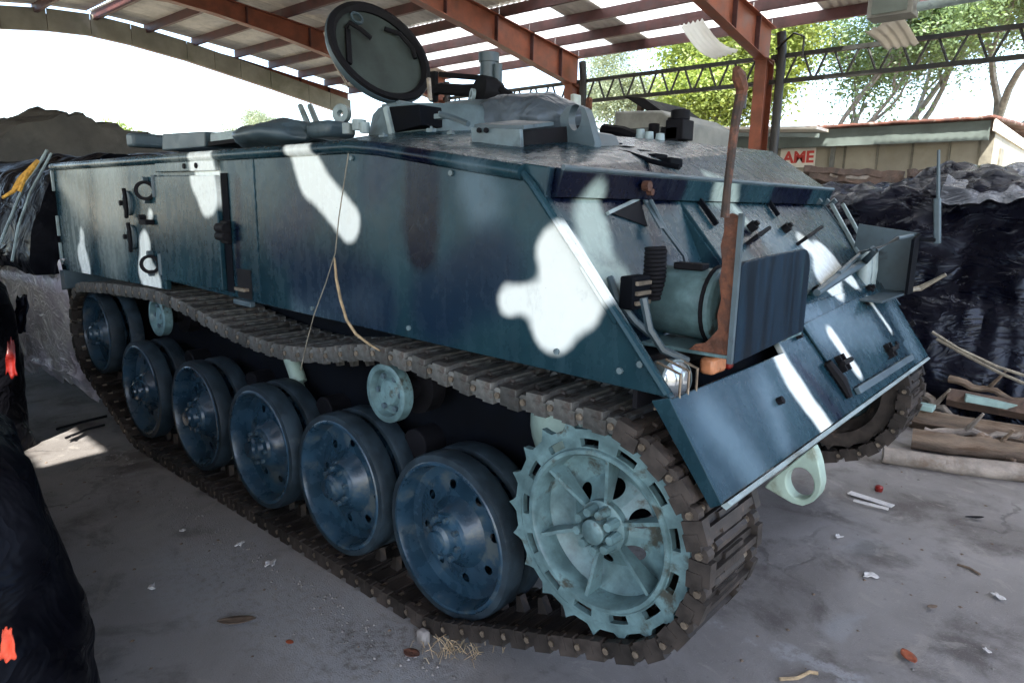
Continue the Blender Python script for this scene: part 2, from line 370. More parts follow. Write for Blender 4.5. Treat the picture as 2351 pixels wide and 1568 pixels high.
def concrete():
    t = NT('stained_concrete_floor')
    a = t.noise(.55, 6, .6, None, .5); b = t.noise(2.3, 8, .65, None, .3); c = t.noise(26, 6, .7); d = t.noise(140, 3, .6)
    col = t.mix(t.ramp(a, .34, .66), (.120,.111,.106), (.240,.230,.226))
    col = t.mix(t.ramp(b, .48, .66, 0, .7), col, (.058,.048,.044))
    col = t.mix(t.ramp(t.noise(3.4, 9, .72, None, 1.2), .56, .62, 0, .45), col, (.27,.255,.235))
    col = t.mix(t.ramp(t.noise(1.7, 8, .7, None, .6), .64, .68, 0, .7), col, (.035,.031,.030))
    col = t.mix(t.ramp(t.noise(1.1, 7, .6, None, .8), .60, .70, 0, .6), col, (.25,.26,.27))
    col = t.mix(t.ramp(c, .60, .72, 0, .55), col, (.075,.068,.068))
    col = t.mix(t.ramp(d, .62, .7, 0, .4), col, (.38,.37,.37))
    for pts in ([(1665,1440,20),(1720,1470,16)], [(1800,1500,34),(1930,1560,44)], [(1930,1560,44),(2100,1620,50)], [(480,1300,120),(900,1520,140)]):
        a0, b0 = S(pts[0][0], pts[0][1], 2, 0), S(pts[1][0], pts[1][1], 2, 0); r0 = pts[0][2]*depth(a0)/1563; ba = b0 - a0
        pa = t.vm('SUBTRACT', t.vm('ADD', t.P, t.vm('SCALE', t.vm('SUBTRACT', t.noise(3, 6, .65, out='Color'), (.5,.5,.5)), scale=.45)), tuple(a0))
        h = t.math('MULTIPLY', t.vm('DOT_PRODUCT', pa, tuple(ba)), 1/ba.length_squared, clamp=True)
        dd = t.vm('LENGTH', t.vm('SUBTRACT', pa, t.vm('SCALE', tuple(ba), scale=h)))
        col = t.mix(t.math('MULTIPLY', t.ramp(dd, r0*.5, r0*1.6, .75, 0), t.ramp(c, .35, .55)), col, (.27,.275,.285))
    v = t.n('ShaderNodeTexVoronoi', feature='DISTANCE_TO_EDGE'); v.inputs['Scale'].default_value = .38
    t.l(t.vm('ADD', t.P, t.vm('SCALE', t.noise(2.5, 5, out='Color'), scale=.5)), v.inputs['Vector'])
    crack = t.math('MULTIPLY', t.ramp(v.outputs['Distance'], .002, .006, .55, 0), t.ramp(t.noise(.8, 3), .48, .60))
    col = t.mix(crack, col, (.05,.045,.045))
    t.set(col, t.ramp(b, .35, .7, .55, .85), 0, .35)
    t.bump(t.math('SUBTRACT', t.math('ADD', t.math('MULTIPLY', c, .6), d), crack), .5, .008)
    return t.m
M['concrete'] = concrete()
M['dirt'] = pm('dry_dirt_ground', (.27,.23,.16), .9, 0, .3, 1.2, .6, .02, (.10,.12,.04), (.52,.66), .6)

def vary(m, lo, hi):
    """each piece has its own wear: tone multiplied by the object's random number"""
    t = m.node_tree; b = t.nodes['Principled BSDF']; src = b.inputs['Base Color'].links[0].from_socket
    oi = t.nodes.new('ShaderNodeObjectInfo'); mr = t.nodes.new('ShaderNodeMapRange'); mr.inputs[3].default_value = lo; mr.inputs[4].default_value = hi
    t.links.new(oi.outputs['Random'], mr.inputs[0])
    vm = t.nodes.new('ShaderNodeVectorMath'); vm.operation = 'SCALE'; t.links.new(src, vm.inputs[0]); t.links.new(mr.outputs[0], vm.inputs['Scale'])
    t.links.new(vm.outputs[0], b.inputs['Base Color'])
for k, lo, hi in (('track', .5, 1.5), ('tracktop', .55, 1.45), ('sheet', .75, 1.15), ('wallb', .85, 1.12), ('wheel', .8, 1.2), ('tyre', .75, 1.25), ('fascia', .9, 1.1)): vary(M[k], lo, hi)
# ================================================================== THE SHED (setting building)
def lerp_tab(tab, x):
    if x <= tab[0][0]:
        (a, b), (c, d) = tab[0], tab[1]; return b + (x-a)*(d-b)/(c-a)
    for (a, b), (c, d) in zip(tab, tab[1:]):
        if x <= c: return b + (x-a)*(d-b)/(c-a)
    (a, b), (c, d) = tab[-2], tab[-1]; return d + (x-c)*(d-b)/(c-a)
LOW = [(-6, 3.64), (4, 4.87), (4.8, 4.98), (5.6, 5.03), (6.4, 4.98), (7.6, 4.84), (9.7, 4.49), (12, 4.08)]  # unseen near slope reaches farther out, shaped to block the sun
TOP = [(-6, 3.98), (4, 5.18), (4.8, 5.29), (5.6, 5.335), (6.4, 5.30), (7.5, 5.21), (8.9, 5.08), (12, 4.67), (12.6, 4.60)]
low = lambda y: lerp_tab(LOW, y)
top = lambda y: lerp_tab(TOP, y)
YE = 12.0
RX = [-17.11, -13.06, -9.01, -4.964, -0.92, 3.13]
YS = [-5, -2, 1, 3, 4, 4.8, 5.6, 6.4, 7.6, 8.9, 9.7, 10.8, 12.15]

ground = MB().grid(lambda u, v: (-600 + 1200*u, -600 + 1200*v, -.06), 8, 8).build('ground', M['dirt'], kind='structure')
slab = MB().bb((-17.6, -6, -.05), (6, 12.8, 0)).build('concrete_floor', M['concrete'], kind='structure')

shed = thing('open_shed', 'large open sided steel shed with red rafters and patched metal roof over the tracked vehicle', 'shed', (-9, 4, 0))
for i, x in enumerate(RX):
    m = MB()
    for ya, yb in zip(YS, YS[1:]):
        for (z0, z1) in (('l', 't'),):
            a = [(x-.006, ya, low(ya)), (x-.006, yb, low(yb)), (x-.006, yb, top(yb)), (x-.006, ya, top(ya))]
            m.prism(a, (.012, 0, 0))
        for f, sgn in ((low, 1), (top, -1)):
            a = [(x-.09, ya, f(ya)), (x-.09, yb, f(yb)), (x-.09, yb, f(yb) + sgn*.016), (x-.09, ya, f(ya) + sgn*.016)]
            m.prism(a, (.18, 0, 0))
    rf = m.build('rafter', M['redsteel'], shed, smooth=None)
    for y in (-4, 0, 3.2, 7.0, 8.35, 9.6, 10.6, 11.5):
        for s in (-1, 1):
            MB().bb((x + s*.008, y-.006, low(y) + .018), (x + s*.086, y+.006, top(y) - .018)).build('stiffener_plate', M['darkred'], rf, smooth=None)
    if i in (1, 2, 3, 4, 5):
        c = MB(); zt = low(YE) + .02
        c.bb((x-.007, YE-.15, 0), (x+.007, YE+.15, zt)); c.bb((x-.10, YE-.165, 0), (x+.10, YE-.15, zt)); c.bb((x-.10, YE+.15, 0), (x+.10, YE+.165, zt))
        cc = c.build('column', M['redsteel'], shed, smooth=None)
        MB().bb((x-.16, YE-.22, 0), (x+.16, YE+.22, .02)).build('base_plate', M['redsteel'], cc, smooth=None)
        MB().bb((x-.12, YE-.2, zt+.004), (x+.12, YE+.2, zt+.022)).build('cap_plate', M['redsteel'], cc, smooth=None)
        # the dark pipe clipped to the column
        MB().tube([(x+.30, YE-.05, 0), (x+.30, YE-.05, zt+.1), (x+.26, YE-.05, zt+.42)], .075, 10).build('drain_pipe', M['conc'], cc)
    if i in (1, 2, 3, 4):
        for y in (-5.2,):
            MB().bb((x-.1, y-.15, 0), (x+.1, y+.15, low(y))).build('column', M['redsteel'], shed, smooth=None)
# purlins: C sections bay by bay
PY = [-4.4, -3.2, -2.0, -.8, .4, 1.5, 2.6, 3.6, 4.62, 5.7, 6.75, 7.8, 8.85, 9.75, 10.6, 11.4, 12.2]
for i in range(len(RX)-1):
    for y in PY:
        z = top(y) + .003; a, b = RX[i] + .004, RX[i+1] - .004
        m = MB(); m.bb((a, y-.035, z), (b, y-.030, z+.17)); m.bb((a, y-.0295, z), (b, y+.035, z+.006)); m.bb((a, y-.0295, z+.164), (b, y+.035, z+.17))
        m.build('purlin', M['darkred'], shed, smooth=None)
# roof sheets: corrugated, each its own part
def roof_sheet(x0, w, ya, yb, tilt=0.0, waves=6):
    n = waves*6; ys = [ya] + [y for y in YS if ya < y < yb] + [yb]
    m = MB(); vs = []
    for y in ys:
        z = top(y) + .18
        for k in range(n+1):
            vs.append((x0 + w*k/n, y, z + .011*cos(2*pi*waves*k/n) + tilt*(y-ya)))
    m.add(vs, [(j*(n+1)+k, j*(n+1)+k+1, (j+1)*(n+1)+k+1, (j+1)*(n+1)+k) for j in range(len(ys)-1) for k in range(n)])
    return m
rows = [(-5.4, -.7), (-.8, 2.7), (2.6, 5.58), (5.62, 9.72), (9.62, 12.45)]
rng = random.Random(3)
for i in range(len(RX)-1):
    for k in range(5):
        x0 = RX[i] + k*.81 - .01
        for r, (ya, yb) in enumerate(rows):
            mat = M['sheet']
            if i == 1 and r == 4: mat = M['fibre']
            if i == 2 and r == 4: mat = M['fibre'] if k != 1 else M['sheet']
            if i == 2 and r == 3: mat = M['fibre'] if k in (1, 3, 4) else M['sheet']
            if i == 3 and r == 4:
                if k in (2,): continue
                mat = M['fibre'] if k != 1 else M['sheet']
            if i == 3 and r == 3: mat = M['fibre'] if k in (0, 1, 3) else M['sheet']
            if i == 4 and r >= 3: mat = M['fibre']
            if i == 3 and r == 0 and k == 2:                           # unseen gap added so the sun makes a patch on the floor
                roof_sheet(x0, .83, ya, -1.70).build('roof_sheet', mat, shed, thick=.003); ya = -1.36
            roof_sheet(x0, .83, ya, yb).build('roof_sheet', mat, shed, thick=.003)
# gable fascia at the far end, sheet by sheet
for ya, yb in zip(YS, YS[1:]):
    n = 2 if yb - ya > 1.2 else 1
    for q in range(n):
        a = ya + (yb-ya)*q/n + .006; b = ya + (yb-ya)*(q+1)/n - .006
        z = lambda y, t: (low(y) - .02) if t == 0 else (top(y) + .16)
        MB().prism([(-17.0, a, z(a,0)), (-17.0, b, z(b,0)), (-17.0, b, z(b,0)+.43), (-17.0, a, z(a,0)+.43)], (.02, 0, 0)).build('fascia_panel', M['fascia'], shed, smooth=None)
# open web eave truss between the columns
for i in (1, 2, 3, 4):
    a, b = RX[i] + .11, RX[i+1] - .11
    zt, zb = 4.15, 3.75; m = MB()
    for z in (zt, zb):
        m.bb((a, YE-.03, z-.034), (b, YE-.005, z+.034)); m.bb((a, YE+.005, z-.034), (b, YE+.03, z+.034))
    tr = m.build('eave_truss', M['truss'], shed, smooth=None)
    n = 8; st = (b-a)/n
    for k in range(n):
        xa = a + k*st; xm = xa + st/2
        MB().tube([(xa+.05, YE, zt), (xm-.02, YE, zb)], .021, 6).build('web_bar', M['truss'], tr)
        MB().tube([(xm+.02, YE, zb), (xa+st-.05, YE, zt)], .021, 6).build('web_bar', M['truss'], tr)
# bracket by the column top
MB().tube([(-4.75, 11.9, 4.25), (-4.4, 11.7, 4.42), (-4.2, 11.6, 4.32), (-4.2, 11.6, 4.0)], .018, 6).build('conduit_bracket', M['truss'], shed)

# things hanging in the roof
p = [S(1560, 60, 1, 9.3), S(1612, 46, 1, 9.3), S(1695, 118, 1, 9.6), S(1640, 136, 1, 9.6)]
def hang(u, v):
    a = p[0].lerp(p[1], u); b = p[3].lerp(p[2], u); q = a.lerp(b, v)
    return q + Vector((0, .0, .018*cos(u*2*pi*5) - .10*sin(pi*v)))
tag(MB().grid(hang, 40, 6).build('loose_roof_sheet', M['fibre'], thick=.003), 'loose pale corrugated sheet hanging below the roof beside the red column', 'roof sheet')
p2 = [S(1985, 70, 1, 9.5), S(2068, 40, 1, 9.5), S(2110, 100, 1, 9.7), S(2030, 118, 1, 9.7)]
def hang2(u, v):
    q = p2[0].lerp(p2[1], u).lerp(p2[3].lerp(p2[2], u), v)
    return q + Vector((0, 0, .05*noise.noise(q*3) + .012*cos(u*2*pi*4)))
tag(MB().grid(hang2, 30, 8).build('torn_roof_sheet', M['sheet'], thick=.003), 'torn scrap of roof sheet dangling under the grey metal box', 'roof sheet')
bx = thing('metal_box', 'dull grey metal box fixed up under the roof at the top edge', 'box', S(2050, 40, 1, 9))
c = S(2052, 6, 1, 9)
MB().box(c, (.46, .30, .34)).build('casing', M['cab'], bx, smooth=None, bevel=.01)
MB().box(c + Vector((.0, -.157, -.03)), (.36, .012, .22)).build('cover_plate', M['gfascia'], bx, smooth=None, bevel=.004)
MB().bar(c + Vector((-.1, 0, .17)), c + Vector((-.1, 0, 1.3)), .03, .03).bar(c + Vector((.1, 0, .17)), c + Vector((.1, 0, 1.3)), .03, .03).build('hanger', M['truss'], bx, smooth=None)
MB().tube([c + Vector((.26, -.05, -.1)), c + Vector((1.2, -.05, -.08)), c + Vector((2.6, -.05, -.02))], .05, 10).build('tube_lamp', M['palegrey'], bx)
# ================================================================== THE TRACKED VEHICLE
V = thing('armoured_vehicle', 'large blue grey camouflaged tracked armoured vehicle parked on the concrete under the shed', 'armoured vehicle', (-3.4, 2.925, 0))
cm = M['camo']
# side plates
side = [(-6.02, 1.125), (-4.14, 1.15), (-4.14, 1.205), (-3.04, 1.185), (-.858, 1.165), (-1.315, 1.70), (-1.30, 1.787), (-2.15, 1.895), (-6.02, 1.90)]
for y, off, nm in ((Y0, .03, 'side_plate'), (Y1, -.03, 'side_plate')):
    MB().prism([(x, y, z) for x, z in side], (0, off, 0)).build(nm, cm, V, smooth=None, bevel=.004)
# rounded bead along the top edge
bead = [(-6.0, 1.885), (-4.0, 1.886), (-2.45, 1.883), (-2.28, 1.883), (-2.10, 1.868), (-1.40, 1.772)]
MB().tube([(x, Y0 - .004, z) for x, z in bead], .026, 10).build('edge_bead', cm, V)
MB().tube([(-1.40, Y0-.004, 1.770), (-1.36, Y0-.006, 1.735), (-1.12, Y0-.006, 1.468), (-.865, Y0-.006, 1.176)], [.013]*4, 8).build('edge_bead', cm, V)
MB().bar((-1.16, Y0-.008, 1.508), (-1.03, Y0-.008, 1.355), .016, .03).build('edge_bracket', cm, V, bevel=.004)
# roof, floor of the sponsons, rear wall
MB().prism([(-6.0, Y0+.032, 1.868), (-2.2, Y0+.032, 1.868), (-2.2, Y1-.032, 1.868), (-6.0, Y1-.032, 1.868)], (0, 0, .03)).build('roof_plate', cm, V, smooth=None)
for a, b in ((Y0+.032, 1.985), (3.865, Y1-.032)):
    MB().bb((-5.98, a, 1.215), (-1.02, b, 1.235)).build('sponson_floor', M['dark'], V, smooth=None)
MB().bb((-6.0, Y0+.035, 1.13), (-5.97, Y1-.035, 1.865)).build('rear_plate', cm, V, smooth=None)
# lower hull between the tracks
MB().prism([(-5.9, 1.99, 1.21), (-5.9, 1.99, .55), (-5.6, 1.99, .40), (-1.35, 1.99, .40), (-.78, 1.99, .88), (-1.0, 1.99, 1.21)], (0, 1.87, 0)).build('lower_hull', M['dark'], V, smooth=None, bevel=.01)  # near-black, so the undercarriage shadow sits in the colour
# superstructure over the roof
P0,P1,P2,P3 = (-2.15,Y0+.03,1.893),(-1.30,Y0+.03,1.785),(-1.30,Y1-.03,1.785),(-2.7,Y1-.03,1.90)
Q0,Q1,Q2,Q3,Q4,Q5 = (-2.78,2.55,2.075),(-1.95,2.62,2.00),(-1.66,3.1,1.985),(-1.60,4.08,2.0),(-2.6,4.08,2.08),(-2.78,3.2,2.10)
MB().add([P0,P1,P2,P3,Q0,Q1,Q2,Q3,Q4,Q5, (-2.95,Y0+.03,1.899),(-2.95,Y1-.03,1.899)],
         [(0,1,5,4),(1,6,5),(1,2,7,6),(4,5,6,9),(9,6,7,8),(2,3,8,7),(10,0,4),(10,4,9,8,11),(11,8,3)]).build('front_deck', cm, V, smooth=None)
# front ledge over the glacis
MB().prism([(-1.30, Y0+.032, 1.787), (-1.272, Y0+.032, 1.783), (-1.272, Y0+.032, 1.775), (-1.296, Y0+.032, 1.70), (-1.32, Y0+.032, 1.70)], (0, Y1-Y0-.064, 0)).build('front_ledge', cm, V, smooth=None)
MB().tube([(-1.272, Y0+.03, 1.786), (-1.272, Y1-.03, 1.786)], .009, 8).build('ledge_rim', M['grey'], V)
# small dark fitting on the ledge
for yy in (2.12,):
    MB().cyl((-1.27, yy, 1.745), (-1.245, yy, 1.745), .018, n=8).cyl((-1.27, yy+.03, 1.725), (-1.25, yy+.03, 1.725), .012, n=8).build('ledge_fitting', M['rust'], V)
# glacis: near pocket (set back) and the far upper plate
YP = 2.47
g = [(-1.315, 1.698), (-1.16, 1.40), (-1.066, 1.18)]
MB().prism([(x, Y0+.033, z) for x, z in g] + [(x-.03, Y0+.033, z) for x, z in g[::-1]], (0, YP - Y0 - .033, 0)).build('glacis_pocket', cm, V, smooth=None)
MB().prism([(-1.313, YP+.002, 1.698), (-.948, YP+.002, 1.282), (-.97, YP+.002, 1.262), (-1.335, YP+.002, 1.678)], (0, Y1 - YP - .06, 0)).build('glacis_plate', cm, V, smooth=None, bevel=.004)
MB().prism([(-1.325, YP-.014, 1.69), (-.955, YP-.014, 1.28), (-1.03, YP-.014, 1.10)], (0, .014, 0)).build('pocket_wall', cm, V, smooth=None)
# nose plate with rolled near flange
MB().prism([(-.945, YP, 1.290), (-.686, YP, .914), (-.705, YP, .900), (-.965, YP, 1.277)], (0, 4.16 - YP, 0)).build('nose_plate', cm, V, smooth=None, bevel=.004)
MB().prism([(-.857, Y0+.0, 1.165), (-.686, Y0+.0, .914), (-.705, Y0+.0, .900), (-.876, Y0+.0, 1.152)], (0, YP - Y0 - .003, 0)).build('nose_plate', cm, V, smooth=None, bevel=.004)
MB().prism([(-.855, Y0-.012, 1.170), (-.683, Y0-.012, .915), (-.715, Y0-.012, .893), (-.91, Y0-.012, 1.150)], (0, .010, 0)).build('nose_flange', cm, V, smooth=None, bevel=.003)
MB().prism([(-.683, Y0+.02, .912), (-.672, Y0+.02, .905), (-.684, Y0+.02, .888), (-.700, Y0+.02, .896)], (0, 4.12 - Y0, 0)).build('nose_lip', M['palegrey'], V, smooth=None)
# overlapping patch plates, brackets and bolts on the nose
def on_nose(px, py, h=0.0): return SP(px, py, NP, NN) + NN*h
def on_glacis(px, py, h=0.0): return SP(px, py, GP, GN) + GN*h
def patch(name, pts, fn, h0, h1, mat):
    q = [fn(x, y, h0) for x, y in pts]; nn = (fn(*pts[0], h1) - fn(*pts[0], h0))
    return MB().prism(q, nn).build(name, mat, V, smooth=None, bevel=.002)
patch('nose_patch', [(1838,748),(2010,662),(2085,770),(1995,868),(1940,898)], on_nose, .002, .010, cm)
for px, py in ((1786,922),(1930,872),(2052,792),(1985,700),(2092,745),(1830,772)):
    q = on_nose(px, py, .0); MB().cyl(q, q + NN*.02, .013, n=8).build('bolt', M['black'], V)
for px, py in ((1925,838),(2035,808)):                                    # tie-down brackets
    q = on_nose(px, py, .008); u = Vector((.163,0,-.24)).normalized(); w = Vector((0,1,0))
    m = MB(); m.bar(q - u*.035 - w*.03, q + u*.035 - w*.03, .012, .05, NN); m.bar(q - u*.035 + w*.02, q + u*.035 + w*.02, .012, .05, NN)
    m.cyl(q - w*.06 + NN*.03, q + w*.05 + NN*.03, .011, n=8)
    m.build('tie_down_bracket', M['black'], V)
MB().tube([on_nose(1893,835,.012), on_nose(1925,880,.014), on_nose(1945,915,.012)], [.018,.024,.012], 8).build('rubber_block', M['black'], V)
MB().bar(on_nose(1962,900,.012), on_nose(2088,822,.012), .03, .02, NN).build('reinforcing_bar', M['grey'], V, bevel=.003)
# tow eye: a thick vertical lug with one hole
hc = S(1836,1110,1,2.13); out = [S(x, y, 1, 2.13) for x, y in ((1750,1116),(1868,1024),(1880,1066),(1887,1110),(1881,1136),(1866,1153),(1842,1162),(1816,1155))]
def lug(name, out, hc, hr, hz, off, mat, n=32):
    def at(ang):
        d = (cos(ang), sin(ang)); best = .03
        for i in range(len(out)):
            a = out[i] - hc; b_ = out[(i+1) % len(out)] - hc; ex, ez = b_.x - a.x, b_.z - a.z
            den = d[0]*ez - d[1]*ex
            if abs(den) < 1e-9: continue
            t = (a.x*ez - a.z*ex)/den; s_ = (a.x*d[1] - a.z*d[0])/den
            if t > 0 and -1e-6 <= s_ <= 1+1e-6: best = max(best, t)
        return hc.x + d[0]*best, hc.z + d[1]*best
    m = MB(); vs = []
    for yy in (hc.y, hc.y + off):
        for k in range(n): x, z = at(2*pi*k/n); vs.append((x, yy, z))
        for k in range(n): a = 2*pi*k/n; vs.append((hc.x + hr*cos(a), yy, hc.z + hz*sin(a)))
    fs = []
    for k in range(n):
        j = (k+1) % n
        fs += [(k, j, n+j, n+k), (2*n+k, 3*n+k, 3*n+j, 2*n+j), (k, 2*n+k, 2*n+j, j), (n+k, n+j, 3*n+j, 3*n+k)]
    return m.add(vs, fs).build(name, mat, V, bevel=.004)
lug('tow_eye', out, hc, .043, .052, .05, M['palegreen'])
# headlamp guard: shelf, rusty corner post, front panel with rounded corner
gx = -.79
MB().bb((-1.16, 1.868, 1.243), (gx-.004, 2.44, 1.255)).build('lamp_shelf', M['teal'], V, smooth=None, bevel=.003)
zt = 1.545; pts = [(gx, 1.872, 1.232), (gx, 2.445, 1.256)]
pts += [(gx, 2.445 - .07 + .07*cos(a), zt - .07 + .07*sin(a)) for a in (0, .4, .8, 1.2, pi/2)] + [(gx, 2.06, zt - .010), (gx, 1.90, zt - .018), (gx, 1.872, zt - .03)]
MB().prism(pts, (-.014, 0, 0)).build('guard_panel', M['guard'], V, smooth=None, bevel=.003)
MB().prism([(gx-.016, 1.860, 1.256), (gx-.016, 1.860, 1.655), (gx-.036, 1.860, 1.662), (gx-.060, 1.860, 1.655), (gx-.057, 1.860, 1.61), (gx-.064, 1.860, 1.57), (gx-.055, 1.860, 1.52), (gx-.060, 1.860, 1.47), (gx-.050, 1.860, 1.42), (gx-.058, 1.860, 1.37), (gx-.052, 1.860, 1.33), (gx-.075, 1.860, 1.30), (gx-.088, 1.860, 1.285), (gx-.12, 1.860, 1.275), (gx-.14, 1.860, 1.256)], (0, .012, 0)).build('rusty_corner_post', M['rust'], V, smooth=None, bevel=.002)
MB().bar((gx-.006, 1.856, 1.235), (gx-.006, 1.856, 1.662), .014, .014).build('corner_edge', M['grey'], V, smooth=None)
# searchlight drum on the shelf
dc = Vector((-.99, 2.03, 1.375))
dr = MB().lathe(dc, (1,0,0), [(.001,-.16), (.09,-.155), (.112,-.12), (.114,.06), (.120,.065), (.120,.085), (.112,.09), (.106,.092), (.001,.094)], 28).build('searchlight', M['teal'], V)
MB().lathe(dc, (1,0,0), [(.117,.058), (.126,.060), (.126,.070), (.117,.072)], 28, True).build('clamp_band', M['black'], dr)
MB().box(dc + Vector((-.02, -.03, .118)), (.10, .05, .022)).build('latch', M['black'], dr, bevel=.004)
# coiled hose and slotted box behind the drum
hc0 = S(1503, 630, 1, 1.93)
MB().tube([hc0 + Vector((.030*cos(2*pi*k/12), .030*sin(2*pi*k/12), -.085 + .17*k/156)) for k in range(157)], .0075, 6).build('coiled_hose', M['black'], V)
hb = MB().box((-1.09, 1.80, 1.42), (.05, .10, .10)).build('connector_box', M['dark'], V, bevel=.006)
for k in range(3): MB().box((-1.062, 1.80, 1.39 + .03*k), (.012, .08, .012)).build('contact_strip', M['pin'], hb)
MB().tube([(-1.0, 1.70, 1.42), (-.98, 1.71, 1.33), (-.95, 1.74, 1.27), (-.90, 1.80, 1.235)], .012, 6).build('wiring_hose', M['grey'], V)
# open flap in the pocket plate
def on_pocket(px, py, h=0.0): return SP(px, py, PP, PN) + PN*h
MB().prism([on_pocket(1398,490,.003), on_pocket(1466,459,.003), on_pocket(1484,522,.003)], PN*.003).build('flap_dark_patch', M['black'], V, smooth=None)  # black triangle laid on the plate; the dark of the opening is only colour
MB().prism([on_pocket(1470,455,.004), on_pocket(1478,455,.004), on_pocket(1496,540,.05), on_pocket(1486,540,.05)], PN*.006).build('flap', M['grey'], V, smooth=None)
MB().bar(on_pocket(1392,492,.006), on_pocket(1466,457,.006), .012, .012, PN).build('flap_edge', M['palegrey'], V, smooth=None)
MB().tube([on_pocket(1478,470,.03), on_pocket(1500,540,.05), on_pocket(1545,600,.05), on_pocket(1560,660,.05)], .009, 6).build('cable', M['grey'], V)
MB().tube([on_pocket(1395,640,.01), on_pocket(1405,690,.02), on_pocket(1440,745,.03), on_pocket(1475,775,.03)], .012, 6).build('welded_rim', M['grey'], V)
# front lamp below the shelf with wire cage
lc = Vector((-.93, 1.755, 1.185))
hl = MB().lathe(lc, (.94,-.30,.1), [(.001,-.06), (.05,-.05), (.058,-.01), (.060,.03), (.054,.034)], 20).build('headlight', M['palegrey'], V)
MB().lathe(lc, (.94,-.30,.1), [(.054,.028), (.03,.042), (.001,.046)], 20).build('lens', M['lens'], hl)
for dy in (-.05, 0, .05):
    MB().tube([lc + Vector((.0, dy-.03, -.075)), lc + Vector((.075, dy-.03, -.05)), lc + Vector((.075, dy-.03, .04)), lc + Vector((.0, dy-.03, .062))], .0045, 6).build('guard_wire', M['pin'], hl)
tl = MB().box((-.905, 1.985, 1.195), (.05, .10, .055)).build('marker_lamp', M['amber'], V, bevel=.012)
MB().box((-.900, 2.06, 1.20), (.05, .035, .06)).build('lamp_end', M['redplastic'], tl, bevel=.008)
MB().bb((-1.00, Y0+.04, 1.10), (-.985, YP, 1.245)).build('lamp_recess_wall', M['black'], V, smooth=None)
# mast pole stuck in the guard
mp = [S(1664,500,0,-.82), S(1670,430,0,-.82), S(1682,330,0,-.82), S(1690,270,0,-.82), S(1700,222,0,-.82)]
mast = MB().tube(mp, [.013,.011,.0125,.013,.015], 8).build('mast', M['darkrust'], V)
MB().tube([S(1699,228,0,-.82), S(1704,205,0,-.82), S(1696,175,0,-.82), S(1690,158,0,-.82)], [.014,.017,.019,.010], 8).build('rusty_tip', M['rust'], mast)
MB().tube([S(1703,200,0,-.82), S(1712,215,0,-.82), S(1708,250,0,-.82)], .005, 6).build('wire_loop', M['truss'], mast)
# far headlamp guard
fg = MB().prism([(gx, 3.42, 1.25), (gx, 3.98, 1.25), (gx, 3.98, 1.53), (gx, 3.94, 1.56)] and [(gx-.01, 3.97, 1.25), (gx-.01, 4.09, 1.25), (gx-.01, 4.09, 1.56), (gx-.01, 3.97, 1.53)], (.014, 0, 0)).build('guard_panel', M['dark'], V, smooth=None)
MB().prism([(gx, 4.095, 1.25), (gx, 4.095, 1.56), (gx-.30, 4.095, 1.60), (gx-.33, 4.095, 1.25)], (0, .012, 0)).build('guard_side', M['grey'], V, smooth=None)
MB().bb((-1.12, 3.55, 1.243), (gx-.014, 4.09, 1.255)).build('lamp_shelf', M['grey'], V, smooth=None, bevel=.003)
for yy, r in ((3.88, .036), (3.99, .034)):
    MB().lathe((-.98, yy, 1.385), (0,0,1), [(.001,-.115), (r,-.11), (r*1.1,-.02), (r*.85,.08), (.001,.09)], 16).build('lamp_bottle', M['palegrey'], V)
ym = 4.14
MB().tube([S(2155,345,1,ym), S(2154,440,1,ym), S(2152,500,1,ym)], [.007,.009,.010], 8).build('mast', M['grey'], V)
MB().bar(S(2152,455,1,ym), S(2152,560,1,ym), .04, .03).build('mast_socket', M['grey'], V, bevel=.006)
MB().bar(S(2152,552,1,ym), (gx-.004, 4.09, 1.53), .03, .02).build('mast_bracket', M['dark'], V, bevel=.004)
MB().tube([(gx-.02, 4.09, 1.262), S(2112,662,1,ym), S(2150,642,1,ym), S(2172,630,1,ym)], [.012,.016,.010,.009], 8).build('stay_rod', M['wire'], V)
# bars, handles and periscope bits on the glacis
MB().tube([on_glacis(1852,688,.05), on_glacis(1905,650,.055), on_glacis(1960,618,.06), S(2010,575,0,-.86), S(2060,548,0,-.82), S(2095,540,0,-.8)], [.016,.024,.018,.014,.011,.008], 8).build('travel_bar', M['grey'], V)
MB().tube([on_glacis(1895,648,.07), on_glacis(1950,600,.07), S(2005,570,0,-.88)], .012, 8).build('travel_bar', M['grey'], V)
for a, b, c_, d in (((1830,562),(1838,550),(1868,535),(1872,548)), ((1715,560),(1722,545),(1745,540),(1748,552))):
    MB().tube([on_glacis(*a, .0), on_glacis(*a, .05), on_glacis(*c_, .05), on_glacis(*c_, .0)], .009, 6).build('grab_handle', M['black'], V)
for px, py in ((1800,528),(1722,525),(1870,672),(1990,668)):
    q = on_glacis(px, py, 0); MB().cyl(q, q + GN*.03, .022, n=10).cyl(q + GN*.03, q + GN*.045, .012, n=6).build('filler_cap', M['black'], V)
MB().bar(on_glacis(1600,462,.012), on_glacis(1640,520,.012), .014, .02, GN).build('weld_strip', M['dark'], V)
MB().bar(on_glacis(1758,462,.012), on_glacis(1782,498,.012), .014, .02, GN).build('weld_strip', M['dark'], V)
for dx in (0, 26): MB().bar(on_glacis(1905+dx,472,.012), on_glacis(1975+dx,600,.012), .02, .02, GN).build('edge_strip', M['palegrey'], V, bevel=.003)
for px in (1870, 1888, 1905): q = on_glacis(px, 470, .012); MB().cyl(q, q + GN*.03, .016, n=8).build('bolt', M['grey'], V)
